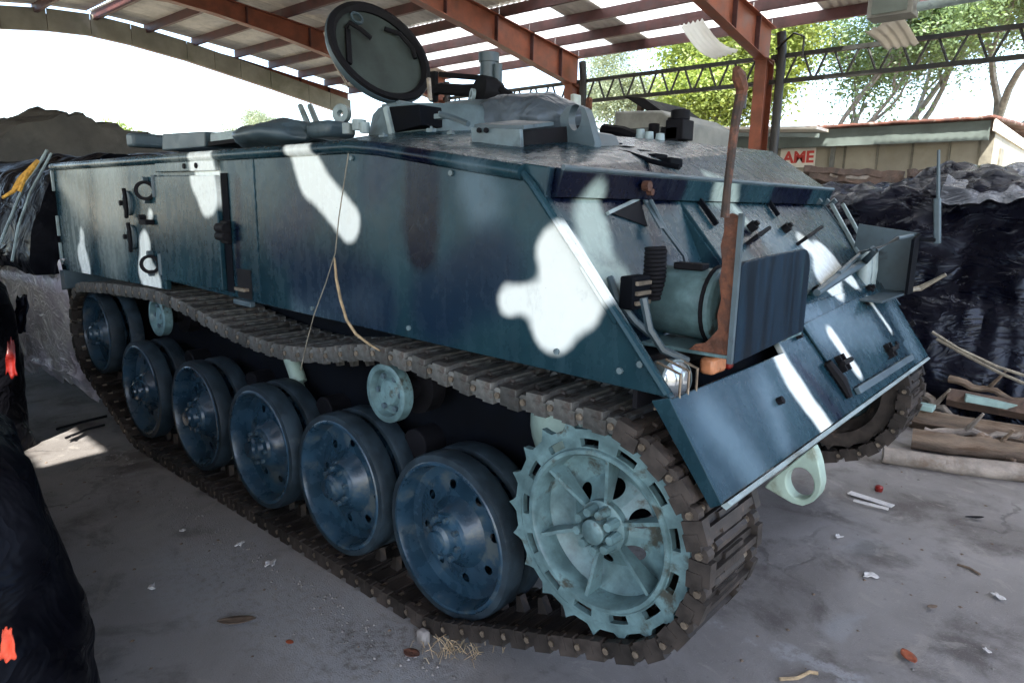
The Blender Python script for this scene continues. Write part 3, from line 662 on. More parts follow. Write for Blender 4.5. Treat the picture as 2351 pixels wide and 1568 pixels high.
# ---- door and fittings on the near side
yd = Y0 - .002
door = MB().prism([(-4.113, yd, 1.795), (-3.375, yd, 1.79), (-3.375, yd, 1.222), (-4.113, yd, 1.215)], (0, -.028, 0)).build('side_door', cm, V, smooth=None, bevel=.005)
hg = MB(); hg.cyl((-3.375, yd-.03, 1.535), (-3.285, yd-.03, 1.535), .024, n=10); hg.cyl((-3.38, yd-.03, 1.495), (-3.29, yd-.03, 1.495), .022, n=10); hg.box((-3.33, yd-.012, 1.515), (.07, .022, .11))
hg.build('door_latch', M['black'], door, bevel=.004)
for z in (1.74, 1.30): MB().cyl((-4.125, yd-.022, z-.06), (-4.125, yd-.022, z+.06), .016, n=10).build('hinge', M['grey'], door)
MB().bb((-3.365, Y0-.006, 1.215), (-3.30, Y0-.001, 1.80)).build('door_gap', M['dark'], V, smooth=None)
MB().prism([(-4.10, Y0-.003, 1.865), (-3.38, Y0-.003, 1.862), (-3.38, Y0-.003, 1.812), (-4.10, Y0-.003, 1.815)], (0, -.02, 0)).build('door_lintel', cm, V, smooth=None, bevel=.004)
for x in (-3.72, -3.58): MB().cyl((x, Y0-.03, 1.84), (x, Y0-.02, 1.84), .014, n=8).build('bolt', M['black'], V)
MB().bb((-3.262, Y0-.004, 1.195), (-3.125, Y0+.0, 1.34)).build('step_recess', M['black'], V, smooth=None)
MB().bb((-3.25, Y0-.03, 1.235), (-3.15, Y0-.004, 1.25)).build('step', M['pin'], V, smooth=None)
MB().bb((-3.27, Y0-.03, 1.165), (-3.10, Y0-.002, 1.19)).build('step_bracket', M['grey'], V, smooth=None, bevel=.003)
for x, z in ((-4.60, 1.640), (-4.585, 1.435)):                            # firing ports
    fp = MB().lathe((x, Y0-.001, z), (0,-1,0), [(.075,0), (.075,.012), (.052,.016), (.05,.004), (.001,.004)], 20).build('firing_port', M['grey'], V)
    MB().cyl((x-.05, Y0-.02, z), (x-.05, Y0-.035, z), .016, n=8).build('bolt', M['black'], fp)
    MB().tube([(x+.03, Y0-.03, z+.085), (x+.055, Y0-.035, z+.03), (x+.055, Y0-.035, z-.04), (x+.03, Y0-.03, z-.085)], .013, 6).build('swing_cover', M['black'], fp)
for x, z in ((-4.25, 1.715), (-4.27, 1.29)):                              # lashing rings
    lr = MB().lathe((x, Y0-.03, z), (1,-.6,0), [(.038,-.010), (.056,-.010), (.056,.010), (.038,.010)], 18, True).build('lashing_ring', M['black'], V)
    for dz in (-.055, .06): MB().cyl((x-.03, Y0-.002, z+dz), (x-.03, Y0-.03, z+dz), .018, n=8).build('ring_lug', M['grey'], lr)
kl = MB().box((-4.27, Y0-.03, 1.535), (.10, .05, .03)).cyl((-4.33, Y0-.01, 1.56), (-4.33, Y0-.05, 1.56), .018, n=8).build('door_catch', M['black'], V, bevel=.003)
for z in (1.83, 1.50, 1.30): MB().bar((-6.0, Y0-.012, z-.12), (-6.0, Y0-.012, z+.03), .02, .02).build('rear_edge_strip', M['palegrey'], V, bevel=.004)
MB().prism([(-6.02, Y0-.03, 1.125), (-5.92, Y0-.03, 1.125), (-5.92, Y0-.03, .99), (-6.02, Y0-.03, .97)], (0, .36, 0)).build('rear_mudguard', M['grey'], V, smooth=None, bevel=.004)
# weld seams, bolts and small steps on the side plate
for x in (-3.045,):
    pts = [Vector((x + .002*sin(k*2.1), Y0 - .001, 1.20 + .66*k/40)) for k in range(41)]
    MB().tube(pts, [.004 + .0015*sin(k*1.7) for k in range(41)], 5).build('weld_seam', cm, V)
for x, z in ((-1.02,1.215),(-1.25,1.235),(-1.95,1.215),(-2.6,1.215),(-.955,1.245),(-1.20,1.56),(-2.28,1.84),(-1.72,1.775)):
    MB().cyl((x, Y0-.001, z), (x, Y0-.009, z), .010, n=8).build('bolt', M['mid'], V)
# ---- roof fittings
hc_ = Vector((-3.345, 2.6, 2.51)); hn = Vector((.871,-.091,.4825)).normalized()
hatch = MB().lathe(hc_, hn, [(.001,-.045), (.24,-.045), (.316,-.032), (.328,-.005), (.326,.012), (.29,.014), (.278,-.006), (.001,-.006)], 44).build('round_hatch', M['grey'], V)
MB().lathe(hc_, hn, [(.276,-.004), (.324,.010), (.319,.030), (.292,.034), (.270,.012)], 44, True).build('rubber_seal', M['black'], hatch)
def onh(px, py, h=.0): return SP(px, py, hc_, hn) + hn*h
MB().lathe(hc_ - hn*.004, hn, [(.279,.0), (.001,.003)], 40).build('hatch_lining', pm('dusty_hatch_lining', (.036,.047,.044), .75, 0, .3, 5, spec=.3), hatch)
MB().tube([onh(794,66,.0), onh(796,64,.04), onh(820,80,.045), onh(846,96,.03)], .014, 8).build('hatch_handle', M['black'], hatch)
MB().bar(onh(796,72,.012), onh(800,150,.012), .03, .02, hn).build('hatch_rib', M['black'], hatch, bevel=.003)
MB().tube([onh(880,72,.02), onh(912,86,.03), onh(940,118,.03), onh(950,140,.02)], .014, 8).build('hatch_handle', M['black'], hatch)
MB().lathe(onh(818,44,.0), hn, [(.04,0), (.04,.012), (.028,.014), (.028,.0)], 18).build('lock_boss', M['grey'], hatch)
MB().tube([S(745,75,1,2.7), S(770,150,1,2.75), S(800,200,1,2.75)], .008, 6).build('hatch_stay', M['pin'], hatch)
cb = MB().lathe((-2.76, 2.56, 1.98), (0,0,1), [(.40,0), (.37,.13), (.345,.16), (.30,.16), (.30,.04), (.001,.04)], 40).build('hatch_ring', M['mid'], V)
MB().box((-3.08, 2.56, 2.17), (.14, .22, .06)).cyl((-3.02,2.46,2.19), (-3.02,2.66,2.19), .022, n=10).build('hatch_hinge', M['mid'], V, bevel=.008)
a1, a2, a3, a4 = S(892,246,1,2.16), S(962,240,1,2.16), S(968,288,1,2.16), S(906,304,1,2.16)
MB().prism([a1, a2, a3, a4], (0, .14, 0)).build('periscope_box', M['dark'], V, smooth=None, bevel=.004)
MB().bar(a1 + Vector((-.012,-.006,0)), a4 + Vector((-.012,-.006,-.01)), .02, .03).build('box_frame', M['palegrey'], V, bevel=.003)
MB().bar(S(984,180,1,2.5), S(988,232,1,2.5), .016, .016).build('support_rod', M['pin'], V)
q = S(1000,262,1,2.4); MB().cyl(q, q + Vector((0,-.03,0)), .03, n=12).build('rubber_buffer', M['black'], V)
# second cupola with its gun ring and sight
c2 = Vector((-2.98, 3.15, 2.10))
cu = MB().lathe(c2, (0,0,1), [(.46,-.02), (.45,.03), (.38,.11), (.30,.15), (.20,.16), (.001,.165)], 36).build('cupola', M['mid'], V)
MB().lathe(c2, (0,0,1), [(.50,-.03), (.50,.0), (.45,.012), (.44,-.03)], 36, True).build('cupola_ring', M['dark'], cu)
a = [S(988,215,1,3.1), S(1010,204,1,3.1), S(1060,208,1,3.1), S(1110,206,1,3.1), S(1150,200,1,3.1)]
MB().tube(a, [.03,.036,.036,.034,.03], 8).build('gun_cradle', M['black'], cu)
MB().bar(S(996,165,1,3.1), S(996,235,1,3.1), .035, .05).build('cradle_post', M['black'], cu, bevel=.004)
MB().bar(S(1012,172,1,3.1), S(1130,182,1,3.1), .04, .030).build('cradle_arm', M['black'], cu, bevel=.004)
b0 = S(1122,198,1,3.05); MB().cyl(b0 + Vector((0,0,-.04)), b0 + Vector((0,0,.17)), .052, n=18).cyl(b0 + Vector((0,0,.13)), b0 + Vector((0,0,.18)), .060, n=18).build('sight_head', M['grey'], cu)
b1 = S(1143,190,1,3.05); MB().cyl(b1 + Vector((0,0,-.1)), b1 + Vector((0,0,.10)), .025, n=12).build('sight_post', M['grey'], cu)
MB().lathe(S(1115,215,1,3.0), (-.3,-1,.2), [(.001,.05), (.09,.05), (.10,-.03), (.085,-.08), (.001,-.09)], 22).build('gun_mantlet', M['black'], cu)
MB().prism([S(1062,235,1,2.98), S(1150,228,1,2.98), S(1180,262,1,2.98), S(1150,285,1,2.98), S(1060,285,1,2.98)], (0, .22, 0)).build('gun_box', M['grey'], cu, smooth=None, bevel=.01)
MB().tube([S(1150,205,1,2.95), S(1168,220,1,2.95), S(1180,250,1,2.95), S(1190,275,1,2.95)], [.02,.03,.028,.012], 8).build('feed_chute', M['black'], cu)
MB().lathe(S(1085,218,1,2.94), (-.5,-1,.1), [(.018,-.01), (.034,-.01), (.034,.01), (.018,.01)], 16, True).build('sight_eyepiece', M['palegrey'], cu)
MB().bar(S(1072,232,1,2.94), S(1076,282,1,2.94), .014, .014).bar(S(1090,236,1,2.94), S(1092,282,1,2.94), .014, .014).build('bracket', M['palegrey'], cu)
# grille box on the deck
e = .0
b = [S(1080,293,1,1.98), S(1193,296,1,1.98), S(1196,350,1,1.98), S(1084,334,1,1.98)]
gb = MB().prism(b, (0, .02, 0)).build('grille_box', M['mid'], V, smooth=None, bevel=.003)
MB().prism([b[0] + Vector((0,.022,0)), b[1] + Vector((0,.022,0)), b[1] + Vector((-.03,.24,.035)), b[0] + Vector((.02,.24,.035))], (0, 0, .014)).build('lid', M['grey'], gb, smooth=None)
MB().prism([b[1] + Vector((-.04,.03,-.004)), b[2] + Vector((-.04,.03,.0)), b[2] + Vector((-.0,.40,.07)), b[1] + Vector((.0,.40,.05))], (-.012, 0, 0)).build('dark_interior', M['black'], gb, smooth=None)
for px in (1102, 1118): q = S(px, 300, 1, 1.975); MB().cyl(q, q + Vector((0,-.01,0)), .010, n=8).build('bolt', M['black'], gb)
# clutter on the deck: pipes, cleats, plates
for a, b, r in (((905,318),(1075,338),.008), ((1010,262),(1075,285),.012), ((1205,352),(1262,372),.010)):
    MB().tube([S(*a, 1, 1.98), S((a[0]+b[0])/2, (a[1]+b[1])/2 - 2, 1, 2.0), S(*b, 1, 1.98)], r, 6).build('deck_pipe', M['grey'], V)
for px, py, d in ((990,300,.05),(1035,306,.04),(1150,360,.04),(880,314,.05),(1010,268,.06)):
    q = S(px, py, 1, 2.0); d *= .5; MB().box(q, (d*1.5, d, d*.7)).cyl(q, q + Vector((0,0,d*.7)), d*.25, n=8).build('deck_cleat', M['mid'], V, bevel=.004)
for k in range(5):
    q = S(1400 + 34*k, 338 + 9*k, 1, 2.5); MB().box(q, (.07,.10,.035)).build('deck_cleat', M['dark'], V, bevel=.006)
MB().tube([S(1385,345,1,2.35), S(1440,352,1,2.35), S(1500,372,1,2.3), S(1560,385,1,2.3)], .010, 6).build('deck_pipe', M['dark'], V)
# lifting eye plate
le = [S(x, y, 1, 2.28) for x, y in ((1285,268),(1300,246),(1322,240),(1342,248),(1352,275),(1372,352),(1352,358),(1315,352),(1290,310))]
lug('lifting_eye', le, S(1320, 270, 1, 2.28), .032, .05, .045, M['grey'])
MB().prism([S(1352,300,1,2.34), S(1364,305,1,2.34), S(1385,352,1,2.34), S(1372,356,1,2.34)], (0, .16, 0)).build('lifting_eye_gusset', M['grey'], V, smooth=None, bevel=.004)
# low fittings on the far deck
for px, py, r, h in ((1560,300,.05,.10),(1548,312,.04,.08),(1500,318,.03,.05)):
    q = S(px, py, 1, 3.3); MB().box(q, (.10, .12, h)).cyl(q + Vector((0,0,h/2)), q + Vector((0,0,h/2+.05)), r, n=12).build('deck_periscope', M['black'], V, bevel=.006)
for px, py in ((1470,312),(1490,318),(1515,322)):
    q = S(px, py, 1, 3.0); MB().cyl(q + Vector((0,0,-.05)), q + Vector((0,0,.03)), .028, .02, n=10).build('deck_cap', M['palegrey'], V)
MB().tube([S(1385,300,1,3.2), S(1430,306,1,3.2), S(1460,318,1,3.2)], .035, 8).build('exhaust_pipe', M['black'], V)
# rear roof hatch boxes
for (a, b, c_, d, mt, nm) in (((372,308),(470,302),(470,338),(372,346),'grey','roof_box'), ((482,306),(600,292),(600,316),(482,330),'palegrey','roof_hatch')):
    q = [S(*k, 1, 2.1) for k in (a, b, c_, d)]; MB().prism(q, (0, .5, 0)).build(nm, M[mt], V, smooth=None, bevel=.008)
q = [S(*k, 1, 2.08) for k in ((478,326),(606,310),(606,318),(478,336))]; MB().prism(q, (0, .5, 0)).build('hatch_frame', M['black'], V, smooth=None)
MB().tube([S(690,245,1,2.6), S(715,305,1,2.4)], .02, 8).tube([S(712,245,1,2.6), S(738,308,1,2.4)], .02, 8).build('hatch_stay', M['palegrey'], V)
q = S(785, 262, 1, 2.5); MB().lathe(q, (.4,-1,.1), [(.02,-.02), (.055,-.02), (.055,.02), (.02,.02)], 18, True).build('hinge_lug', M['palegrey'], V)
for px, py, r in ((825,300,.035),(838,306,.025),(800,308,.03)):
    q = S(px, py, 1, 2.1); MB().cyl(q, q + Vector((0,0,.05)), r, n=10).build('roof_cap', M['palegrey'], V)
MB().box(S(760,300,1,2.3), (.22,.2,.09)).build('vent_cover', M['grey'], V, bevel=.03)
MB().box(S(345,325,1,2.2), (.14,.3,.10)).build('rear_vent', M['grey'], V, bevel=.02)

# ================================================================== RUNNING GEAR
YC = 1.775
def disc_with_holes(m, r0, r1, h, nh, hr, y0, y1=None, seg=18):
    """annulus r0..r1 lying at height h along -y (y1: height at outer radius) with nh round holes"""
    rm = (r0+r1)/2; y1 = y0 if y1 is None else y1
    def P(r, a): return Vector((r*cos(a), -(y0 + (y1-y0)*(r-r0)/(r1-r0)), r*sin(a)))
    for k in range(nh):
        a0 = 2*pi*k/nh; a1 = 2*pi*(k+1)/nh; ac = (a0+a1)/2
        vs = []
        wx = rm*(a1-a0)/2; wy = (r1-r0)/2; c_ = atan2(wy, wx)
        ts = sorted([2*pi*q/seg + .05 for q in range(seg)] + [c_, pi-c_, pi+c_, 2*pi-c_]); n = len(ts)
        for t in ts:
            dx, dy = cos(t), sin(t)
            s_ = min(wx/abs(dx) if abs(dx) > 1e-6 else 9, wy/abs(dy) if abs(dy) > 1e-6 else 9)
            vs.append(P(rm + dy*s_, ac + dx*s_/rm))
        for t in ts: vs.append(P(rm + sin(t)*hr, ac + cos(t)*hr/rm))
        m.add(vs, [(q, (q+1) % n, n+(q+1) % n, n+q) for q in range(n)])
def make_wheel(name, R, loc, rot, nh=8):
    """local axis -y points outwards"""
    m = MB(); k = R/.33
    for s in (1, -1):
        prof = [(.302*k, .112), (.296*k, .117), (.286*k, .116), (.279*k, .10), (.270*k, .040), (.235*k, .028)]
        if s == 1:
            m.lathe((0,0,0), (0,-1,0), prof, 40)
            disc_with_holes(m, .145*k, .235*k, 0, nh, .019*k, .040, .028)
            m.lathe((0,0,0), (0,-1,0), [(.145*k, .040), (.118*k, .070), (.105*k, .092), (.098*k, .097)], 32)
        else:
            m.lathe((0,0,0), (0,1,0), [(.285*k, .112), (.26*k, .10), (.24*k, .05), (.1*k, .05)], 32)
        m.lathe((0,0,0), (0,-s,0), [(.302*k, .02), (.302*k, .112)], 40)
    m.lathe((0,0,0), (0,-1,0), [(.20*k, -.03), (.20*k, .03)], 32)
    w = link(name, m.mesh(name, M['wheel'], 35), V, loc=loc, rot=rot)
    for s in (1, -1):
        t = MB().lathe((0,0,0), (0,-s,0), [(.3015*k, .018), (.324*k, .020), (R, .030), (R, .098), (.325*k, .111), (.3015*k, .113)], 44)
        link('tyre', t.mesh('tyre', M['tyre'], 35), w)
    h = MB().lathe((0,0,0), (0,-1,0), [(.098*k, .095), (.092*k, .112), (.066*k, .118), (.060*k, .145), (.045*k, .155), (.042*k, .168), (.001, .170)], 28)
    ho = link('hub_cap', h.mesh('hub_cap', M['wheel'], 35), w)
    bm_ = MB().cyl((0, -.110, 0), (0, -.132, 0), .012*k, n=6).mesh('hub_bolt', M['wheel'], 35)
    for q in range(8):
        a = 2*pi*q/8; link('hub_bolt', bm_, w, loc=(.08*k*cos(a), 0, .08*k*sin(a)))
    return w
def copy_tree(o, parent):
    c = o.copy(); COL.objects.link(c); c.parent = parent; c.matrix_parent_inverse = o.matrix_parent_inverse
    for ch in list(o.children): copy_tree(ch, c)
    return c
WX = [(-1.795, .405), (-2.515, .405), (-3.225, .405), (-3.97, .405), (-4.79, .405)]
w0 = make_wheel('road_wheel', .332, (WX[0][0], YC, WX[0][1]), (0, .2, 0))
wheels = [w0]
for i, (x, z) in enumerate(WX[1:]):
    c = copy_tree(w0, V); c.location = (x, YC, z); c.rotation_euler = (0, .5 + i*1.1, 0)
for i, (x, z) in enumerate(WX):
    c = copy_tree(w0, V); c.location = (x, 5.85 - YC, z); c.rotation_euler = (0, .3*i, pi)
idl = make_wheel('idler_wheel', .305, (-5.55, YC, .69), (0, .4, 0), 6)
c = copy_tree(idl, V); c.location = (-5.55, 5.85 - YC, .69); c.rotation_euler = (0, 0, pi)
# return rollers
def make_roller(loc):
    m = MB().lathe((0,0,0), (0,-1,0), [(.118,.025), (.122,.03), (.122,.075), (.112,.08), (.098,.078), (.09,.045), (.06,.045), (.05,.06), (.001,.062)], 32)
    r = link('return_roller', m.mesh('return_roller', M['teal'], 35), V, loc=loc)
    bm_ = MB().cyl((0, -.042, 0), (0, -.060, 0), .012, n=6).mesh('roller_bolt', M['grey'], 35)
    for q in range(6):
        a = 2*pi*q/6; link('roller_bolt', bm_, r, loc=(.072*cos(a), 0, .072*sin(a)))
    t = MB().lathe((0,0,0), (0,-1,0), [(.06,-.16), (.118,-.15), (.118,-.08), (.05,-.07), (.05,-.03)], 24)
    link('inner_roller', t.mesh('inner_roller', M['black'], 35), r)
    return r
r0 = make_roller((-2.145, 1.735, .915)); r1 = copy_tree(r0, V); r1.location = (-4.40, 1.735, .955)
for x, z in ((-2.145, .915), (-4.40, .955)):
    c = copy_tree(r0, V); c.location = (x, 5.85 - 1.735, z); c.rotation_euler = (0, 0, pi)
# drive sprocket: two toothed rings, slotted flange, ribbed dish, studded hub
def make_sprocket(loc, rot):
    m = MB(); NTH = 20
    def toothed(y0, y1):
        vo = []; N = NTH*8
        for k in range(N):
            ph = (k % 8)/8; r = .322 + .032*math.exp(-((ph-.5)/.13)**2)
            vo.append((r, 2*pi*k/N))
        vs = []
        for yy in (y0, y1):
            vs += [(r*cos(a), yy, r*sin(a)) for r, a in vo]
            vs += [(.300*cos(a), yy, .300*sin(a)) for r, a in vo]
        fs = []
        for k in range(N):
            j = (k+1) % N
            fs += [(k, j, N+j, N+k), (2*N+k, 3*N+k, 3*N+j, 2*N+j), (k, 2*N+k, 2*N+j, j)]
        m.add(vs, fs)
    toothed(-.138, -.112)
    # slotted band between r .262 and .300: 13 slots
    nb = 13; s = 8
    for k in range(nb):
        for q in range(s):
            a0 = 2*pi*(k + q/s)/nb; a1 = 2*pi*(k + (q+1)/s)/nb
            def cellbox(ra, rb):
                vs = []
                for yy in (-.136, -.114):
                    vs += [(r*cos(a), yy, r*sin(a)) for r, a in ((ra,a0),(rb,a0),(rb,a1),(ra,a1))]
                m.add(vs, [(0,1,2,3),(7,6,5,4),(0,4,5,1),(1,5,6,2),(2,6,7,3),(3,7,4,0)])
            if q < 4: cellbox(.262, .301)
            else: cellbox(.262, .267); cellbox(.293, .301)
    m.lathe((0,0,0), (0,-1,0), [(.263,.113), (.263,.137), (.258,.145), (.246,.145), (.240,.136), (.236,.06), (.20,.035), (.15,.028)], 52)
    # dish with five openings
    disc_with_holes(m, .085, .152, 0, 6, .030, .075, .028, 20)
    m.lathe((0,0,0), (0,-1,0), [(.085,.075), (.085,.10), (.07,.105), (.001,.108)], 32)
    sp = link('drive_sprocket', m.mesh('drive_sprocket', M['teal'], 35), V, loc=loc, rot=rot)
    m2 = MB(); NTH2 = NTH
    mm = m; m = MB()
    vo = []
    N = NTH*6
    vs = []
    for k in range(N):
        ph = (k % 6)/6; r = .322 + .032*math.exp(-((ph-.5)/.13)**2); vo.append((r, 2*pi*k/N))
    for yy in (.10, .126):
        vs += [(r*cos(a), yy, r*sin(a)) for r, a in vo]; vs += [(.25*cos(a), yy, .25*sin(a)) for r, a in vo]
    fs = []
    for k in range(N):
        j = (k+1) % N; fs += [(k, j, N+j, N+k), (2*N+k, 3*N+k, 3*N+j, 2*N+j), (k, 2*N+k, 2*N+j, j)]
    m2.add(vs, fs); m2.lathe((0,0,0), (0,-1,0), [(.25,-.11), (.20,-.05), (.20,.03)], 40)
    link('inner_ring', m2.mesh('inner_ring', M['track'], 35), sp)  # dark track steel puts the shade around the far sprocket into the colour
    for q in range(6):
        a = 2*pi*(q+.5)/6; d = Vector((cos(a), 0, sin(a))); t = Vector((-sin(a), 0, cos(a)))*.006
        a_ = d*.080; b_ = d*.238
        rib = MB().prism([a_ + Vector((0,-.098,0)) - t, b_ + Vector((0,-.128,0)) - t, b_ + Vector((0,-.052,0)) - t, a_ + Vector((0,-.070,0)) - t], t*2)
        link('rib', rib.mesh('rib', M['teal'], None), sp)
    for q in range(9):
        a = 2*pi*q/9; d = Vector((cos(a), 0, sin(a)))
        st = MB().cyl(d*.062 + Vector((0,-.100,0)), d*.062 + Vector((0,-.150,0)), .019, .014, n=8)
        link('hub_stud', st.mesh('hub_stud', M['teal'], 35), sp)
    cp = MB().lathe((0,0,0), (0,-1,0), [(.042,.100), (.040,.150), (.032,.156), (.001,.158)], 18)
    link('hub_cap', cp.mesh('hub_cap', M['teal'], 35), sp)
    return sp
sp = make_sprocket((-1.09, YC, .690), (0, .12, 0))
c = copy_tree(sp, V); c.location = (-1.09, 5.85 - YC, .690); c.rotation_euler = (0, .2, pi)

# suspension arms, dampers, pale final drive housing
for i, (x, z) in enumerate(WX):
    for y in (1.93, 3.92):
        s_ = 1 if y < 3 else -1
        MB().bar((x + .30, y, .62), (x, y, z), .05, .10).cyl((x+.30, y-.06*s_, .62), (x+.30, y+.08*s_, .62), .075, n=16).cyl((x, y-.10*s_, z), (x, y+.03*s_, z), .05, n=12).build('swing_arm', M['black'], V, bevel=.006)
for x in (-3.42,):
    MB().cyl((x, 1.935, .98), (x+.17, 1.935, .70), .042, n=14).cyl((x+.17, 1.935, .70), (x+.26, 1.935, .55), .022, n=10).build('damper', M['palegreen'], V)
MB().lathe((-1.42, 1.99, .86), (0,-1,0), [(.20,0), (.19,.05), (.13,.10), (.06,.13), (.001,.13)], 28).build('drive_housing', M['palegreen'], V)
MB().tube([(-1.20,1.90,.98), (-1.26,1.86,.92), (-1.32,1.84,.82), (-1.36,1.84,.76)], .02, 8).build('brake_pipe', M['black'], V)

# tracks: one closed run of hinged links
path = []
def arc(cx, cz, r, a0, a1, n):
    for k in range(n+1):
        a = radians(a0 + (a1-a0)*k/n); path.append(Vector((cx + r*cos(a), 0, cz + r*sin(a))))
arc(-1.09, .690, .368, 80, -62, 24)                     # round the sprocket, downwards at the front
path += [Vector((-1.45, 0, .175)), Vector((-1.80, 0, .042)), Vector((-2.5, 0, .04)), Vector((-3.2, 0, .04)), Vector((-4.0, 0, .04)), Vector((-4.85, 0, .045))]
arc(-5.55, .69, .345, -128, -270, 18)
path += [Vector((-5.0, 0, 1.075)), Vector((-4.4, 0, 1.10)), Vector((-4.15, 0, 1.098)), Vector((-3.87, 0, 1.078)), Vector((-3.65, 0, 1.046)), Vector((-3.45, 0, 1.016)), Vector((-3.2, 0, .992)), Vector((-2.95, 0, .982)), Vector((-2.75, 0, .988)), Vector((-2.5, 0, 1.022)), Vector((-2.3, 0, 1.066)),
         Vector((-2.12, 0, 1.095)), Vector((-1.9, 0, 1.088)), Vector((-1.58, 0, 1.058)), Vector((-1.4, 0, 1.052)), Vector((-1.25, 0, 1.060))]
seg = [(path[i+1 if i+1 < len(path) else 0] - path[i]).length for i in range(len(path))]
L = sum(seg); NL = round(L/.112); pitch = L/NL
def at_len(s_):
    s_ %= L
    for i, d in enumerate(seg):
        if s_ <= d: return path[i].lerp(path[(i+1) % len(path)], s_/d)
        s_ -= d
    return path[0].copy()
def link_mesh(mat):
    """local: x along the run, y across (0.35 wide), z towards the outside of the loop"""
    m = MB(); h = pitch
    m.bb((-h*.29, -.150, -.016), (h*.29, .150, .016))
    m.bb((-h*.10, -.145, .0165), (h*.10, .145, .034))
    m.bb((-h*.26, -.06, .0165), (h*.26, .06, .026))
    for sy in (-1, 1):
        m.box((-h*.06, sy*.158, .004), (h*.62, .036, .064))
        m.box((h*.16, sy*.168, -.010), (h*.42, .022, .046))
        m.cyl((h*.5, sy*.135, 0), (h*.5, sy*.170, 0), .026, n=10)
    m.cyl((h*.5, -.10, 0), (h*.5, .10, 0), .019, n=8)
    m.prism([(-.024, -.016, -.012), (.024, -.016, -.012), (.010, -.012, -.075), (-.010, -.012, -.075)], (0, .030, 0))   # guide horn
    return m.mesh('track_link', mat, 35)
def pad_mesh(mat):
    m = MB(); h = pitch
    m.prism([(h*.42, -.125, .022), (h*.58, -.125, .022), (h*.58, .125, .022), (h*.42, .125, .022)], (0, 0, .012)); return m
lm = [link_mesh(M['track']), link_mesh(M['tracktop'])]
for yc in (YC, 5.85 - YC):
    pins = MB(); pts = [at_len(k*pitch) for k in range(NL)]
    for q in pts: 
        pins.cyl((q.x, yc - .178, q.z), (q.x, yc + .178, q.z), .011, n=8)
    tr = pins.build('track', M['pin'], V)
    tr['label'] = 'near side track of hinged steel links' if yc < 3 else 'far side track of hinged steel links'
    for k in range(NL):
        a, b_ = pts[k], pts[(k+1) % NL]; d = (b_ - a).normalized()
        mid = (a + b_)/2
        o = Vector((-d.z, 0, d.x))                    # outward normal guess
        ctr = Vector((-3.3, 0, .55))
        if o.dot(mid - ctr) < 0: o = -o
        y_ = o.cross(d)
        R = Matrix((d, y_, o)).transposed()
        jit = random.uniform(-.03, .03)
        ob = bpy.data.objects.new('track_link', lm[1 if (mid.z > .95 and mid.x < -.98) else 0]); COL.objects.link(ob)
        ob.parent = tr
        ob.matrix_local = Matrix.Translation((mid.x, yc, mid.z)) @ R.to_4x4() @ Matrix.Rotation(jit, 4, 'Y')
# ================================================================== THINGS AROUND
def nz(p, s=1.0): return noise.fractal(Vector(p)*s, 1.0, 2.0, 5)
def drape(name, prof, a, b, nu, nv, mat, amp=.05, sc=2.2, folds=.03, ends=True, end=.10, cap=False, **kw):
    """sheet following a cross-section prof [(offset, z)...] swept from a to b (both (x,y)); wrinkled"""
    a = Vector((*a, 0)); b = Vector((*b, 0)); d = (b-a).normalized(); s = Vector((d.y, -d.x, 0))
    Ls = [0]
    for p, q in zip(prof, prof[1:]): Ls.append(Ls[-1] + sqrt((q[0]-p[0])**2 + (q[1]-p[1])**2))
    def at(v):
        t = v*Ls[-1]
        for i in range(len(prof)-1):
            if t <= Ls[i+1] + 1e-9:
                f = (t - Ls[i])/max(1e-9, Ls[i+1]-Ls[i]); return prof[i][0]*(1-f) + prof[i+1][0]*f, prof[i][1]*(1-f) + prof[i+1][1]*f
    def fn(u, v):
        o, z = at(v)
        e = min(u, 1-u)/end
        k = 1.0
        if ends and e < 1: k = sqrt(max(0, 1-(1-e)**2))
        p = a.lerp(b, u) + s*o*(.55+.45*k) + Vector((0, 0, z*(k if ends else 1)))
        wv = noise.noise_vector(p*sc*.7)*.35; n = noise.noise(p*sc); r = .6*abs(noise.noise((p + wv)*sc*1.5 + Vector((7,3,1)))) + .3*abs(noise.noise((p + wv)*sc*3.4))
        fo = abs(noise.noise(Vector((p.x*6.5, p.y*6.5, p.z*1.1))))
        off = n*amp - (.30-r)*amp*1.5 + fo*folds
        mid = a.lerp(b, u) + Vector((0,0,.25)); q = p - mid
        if q.length > 1e-3: p = p + q.normalized()*off
        p.z = max(p.z, .004)
        return p
    g = MB().grid(fn, nu, nv)
    if cap: g.f.append(tuple(j*(nu+1)+nu for j in range(nv+1)))
    return link(name, g.mesh(name, mat, 60), **kw)

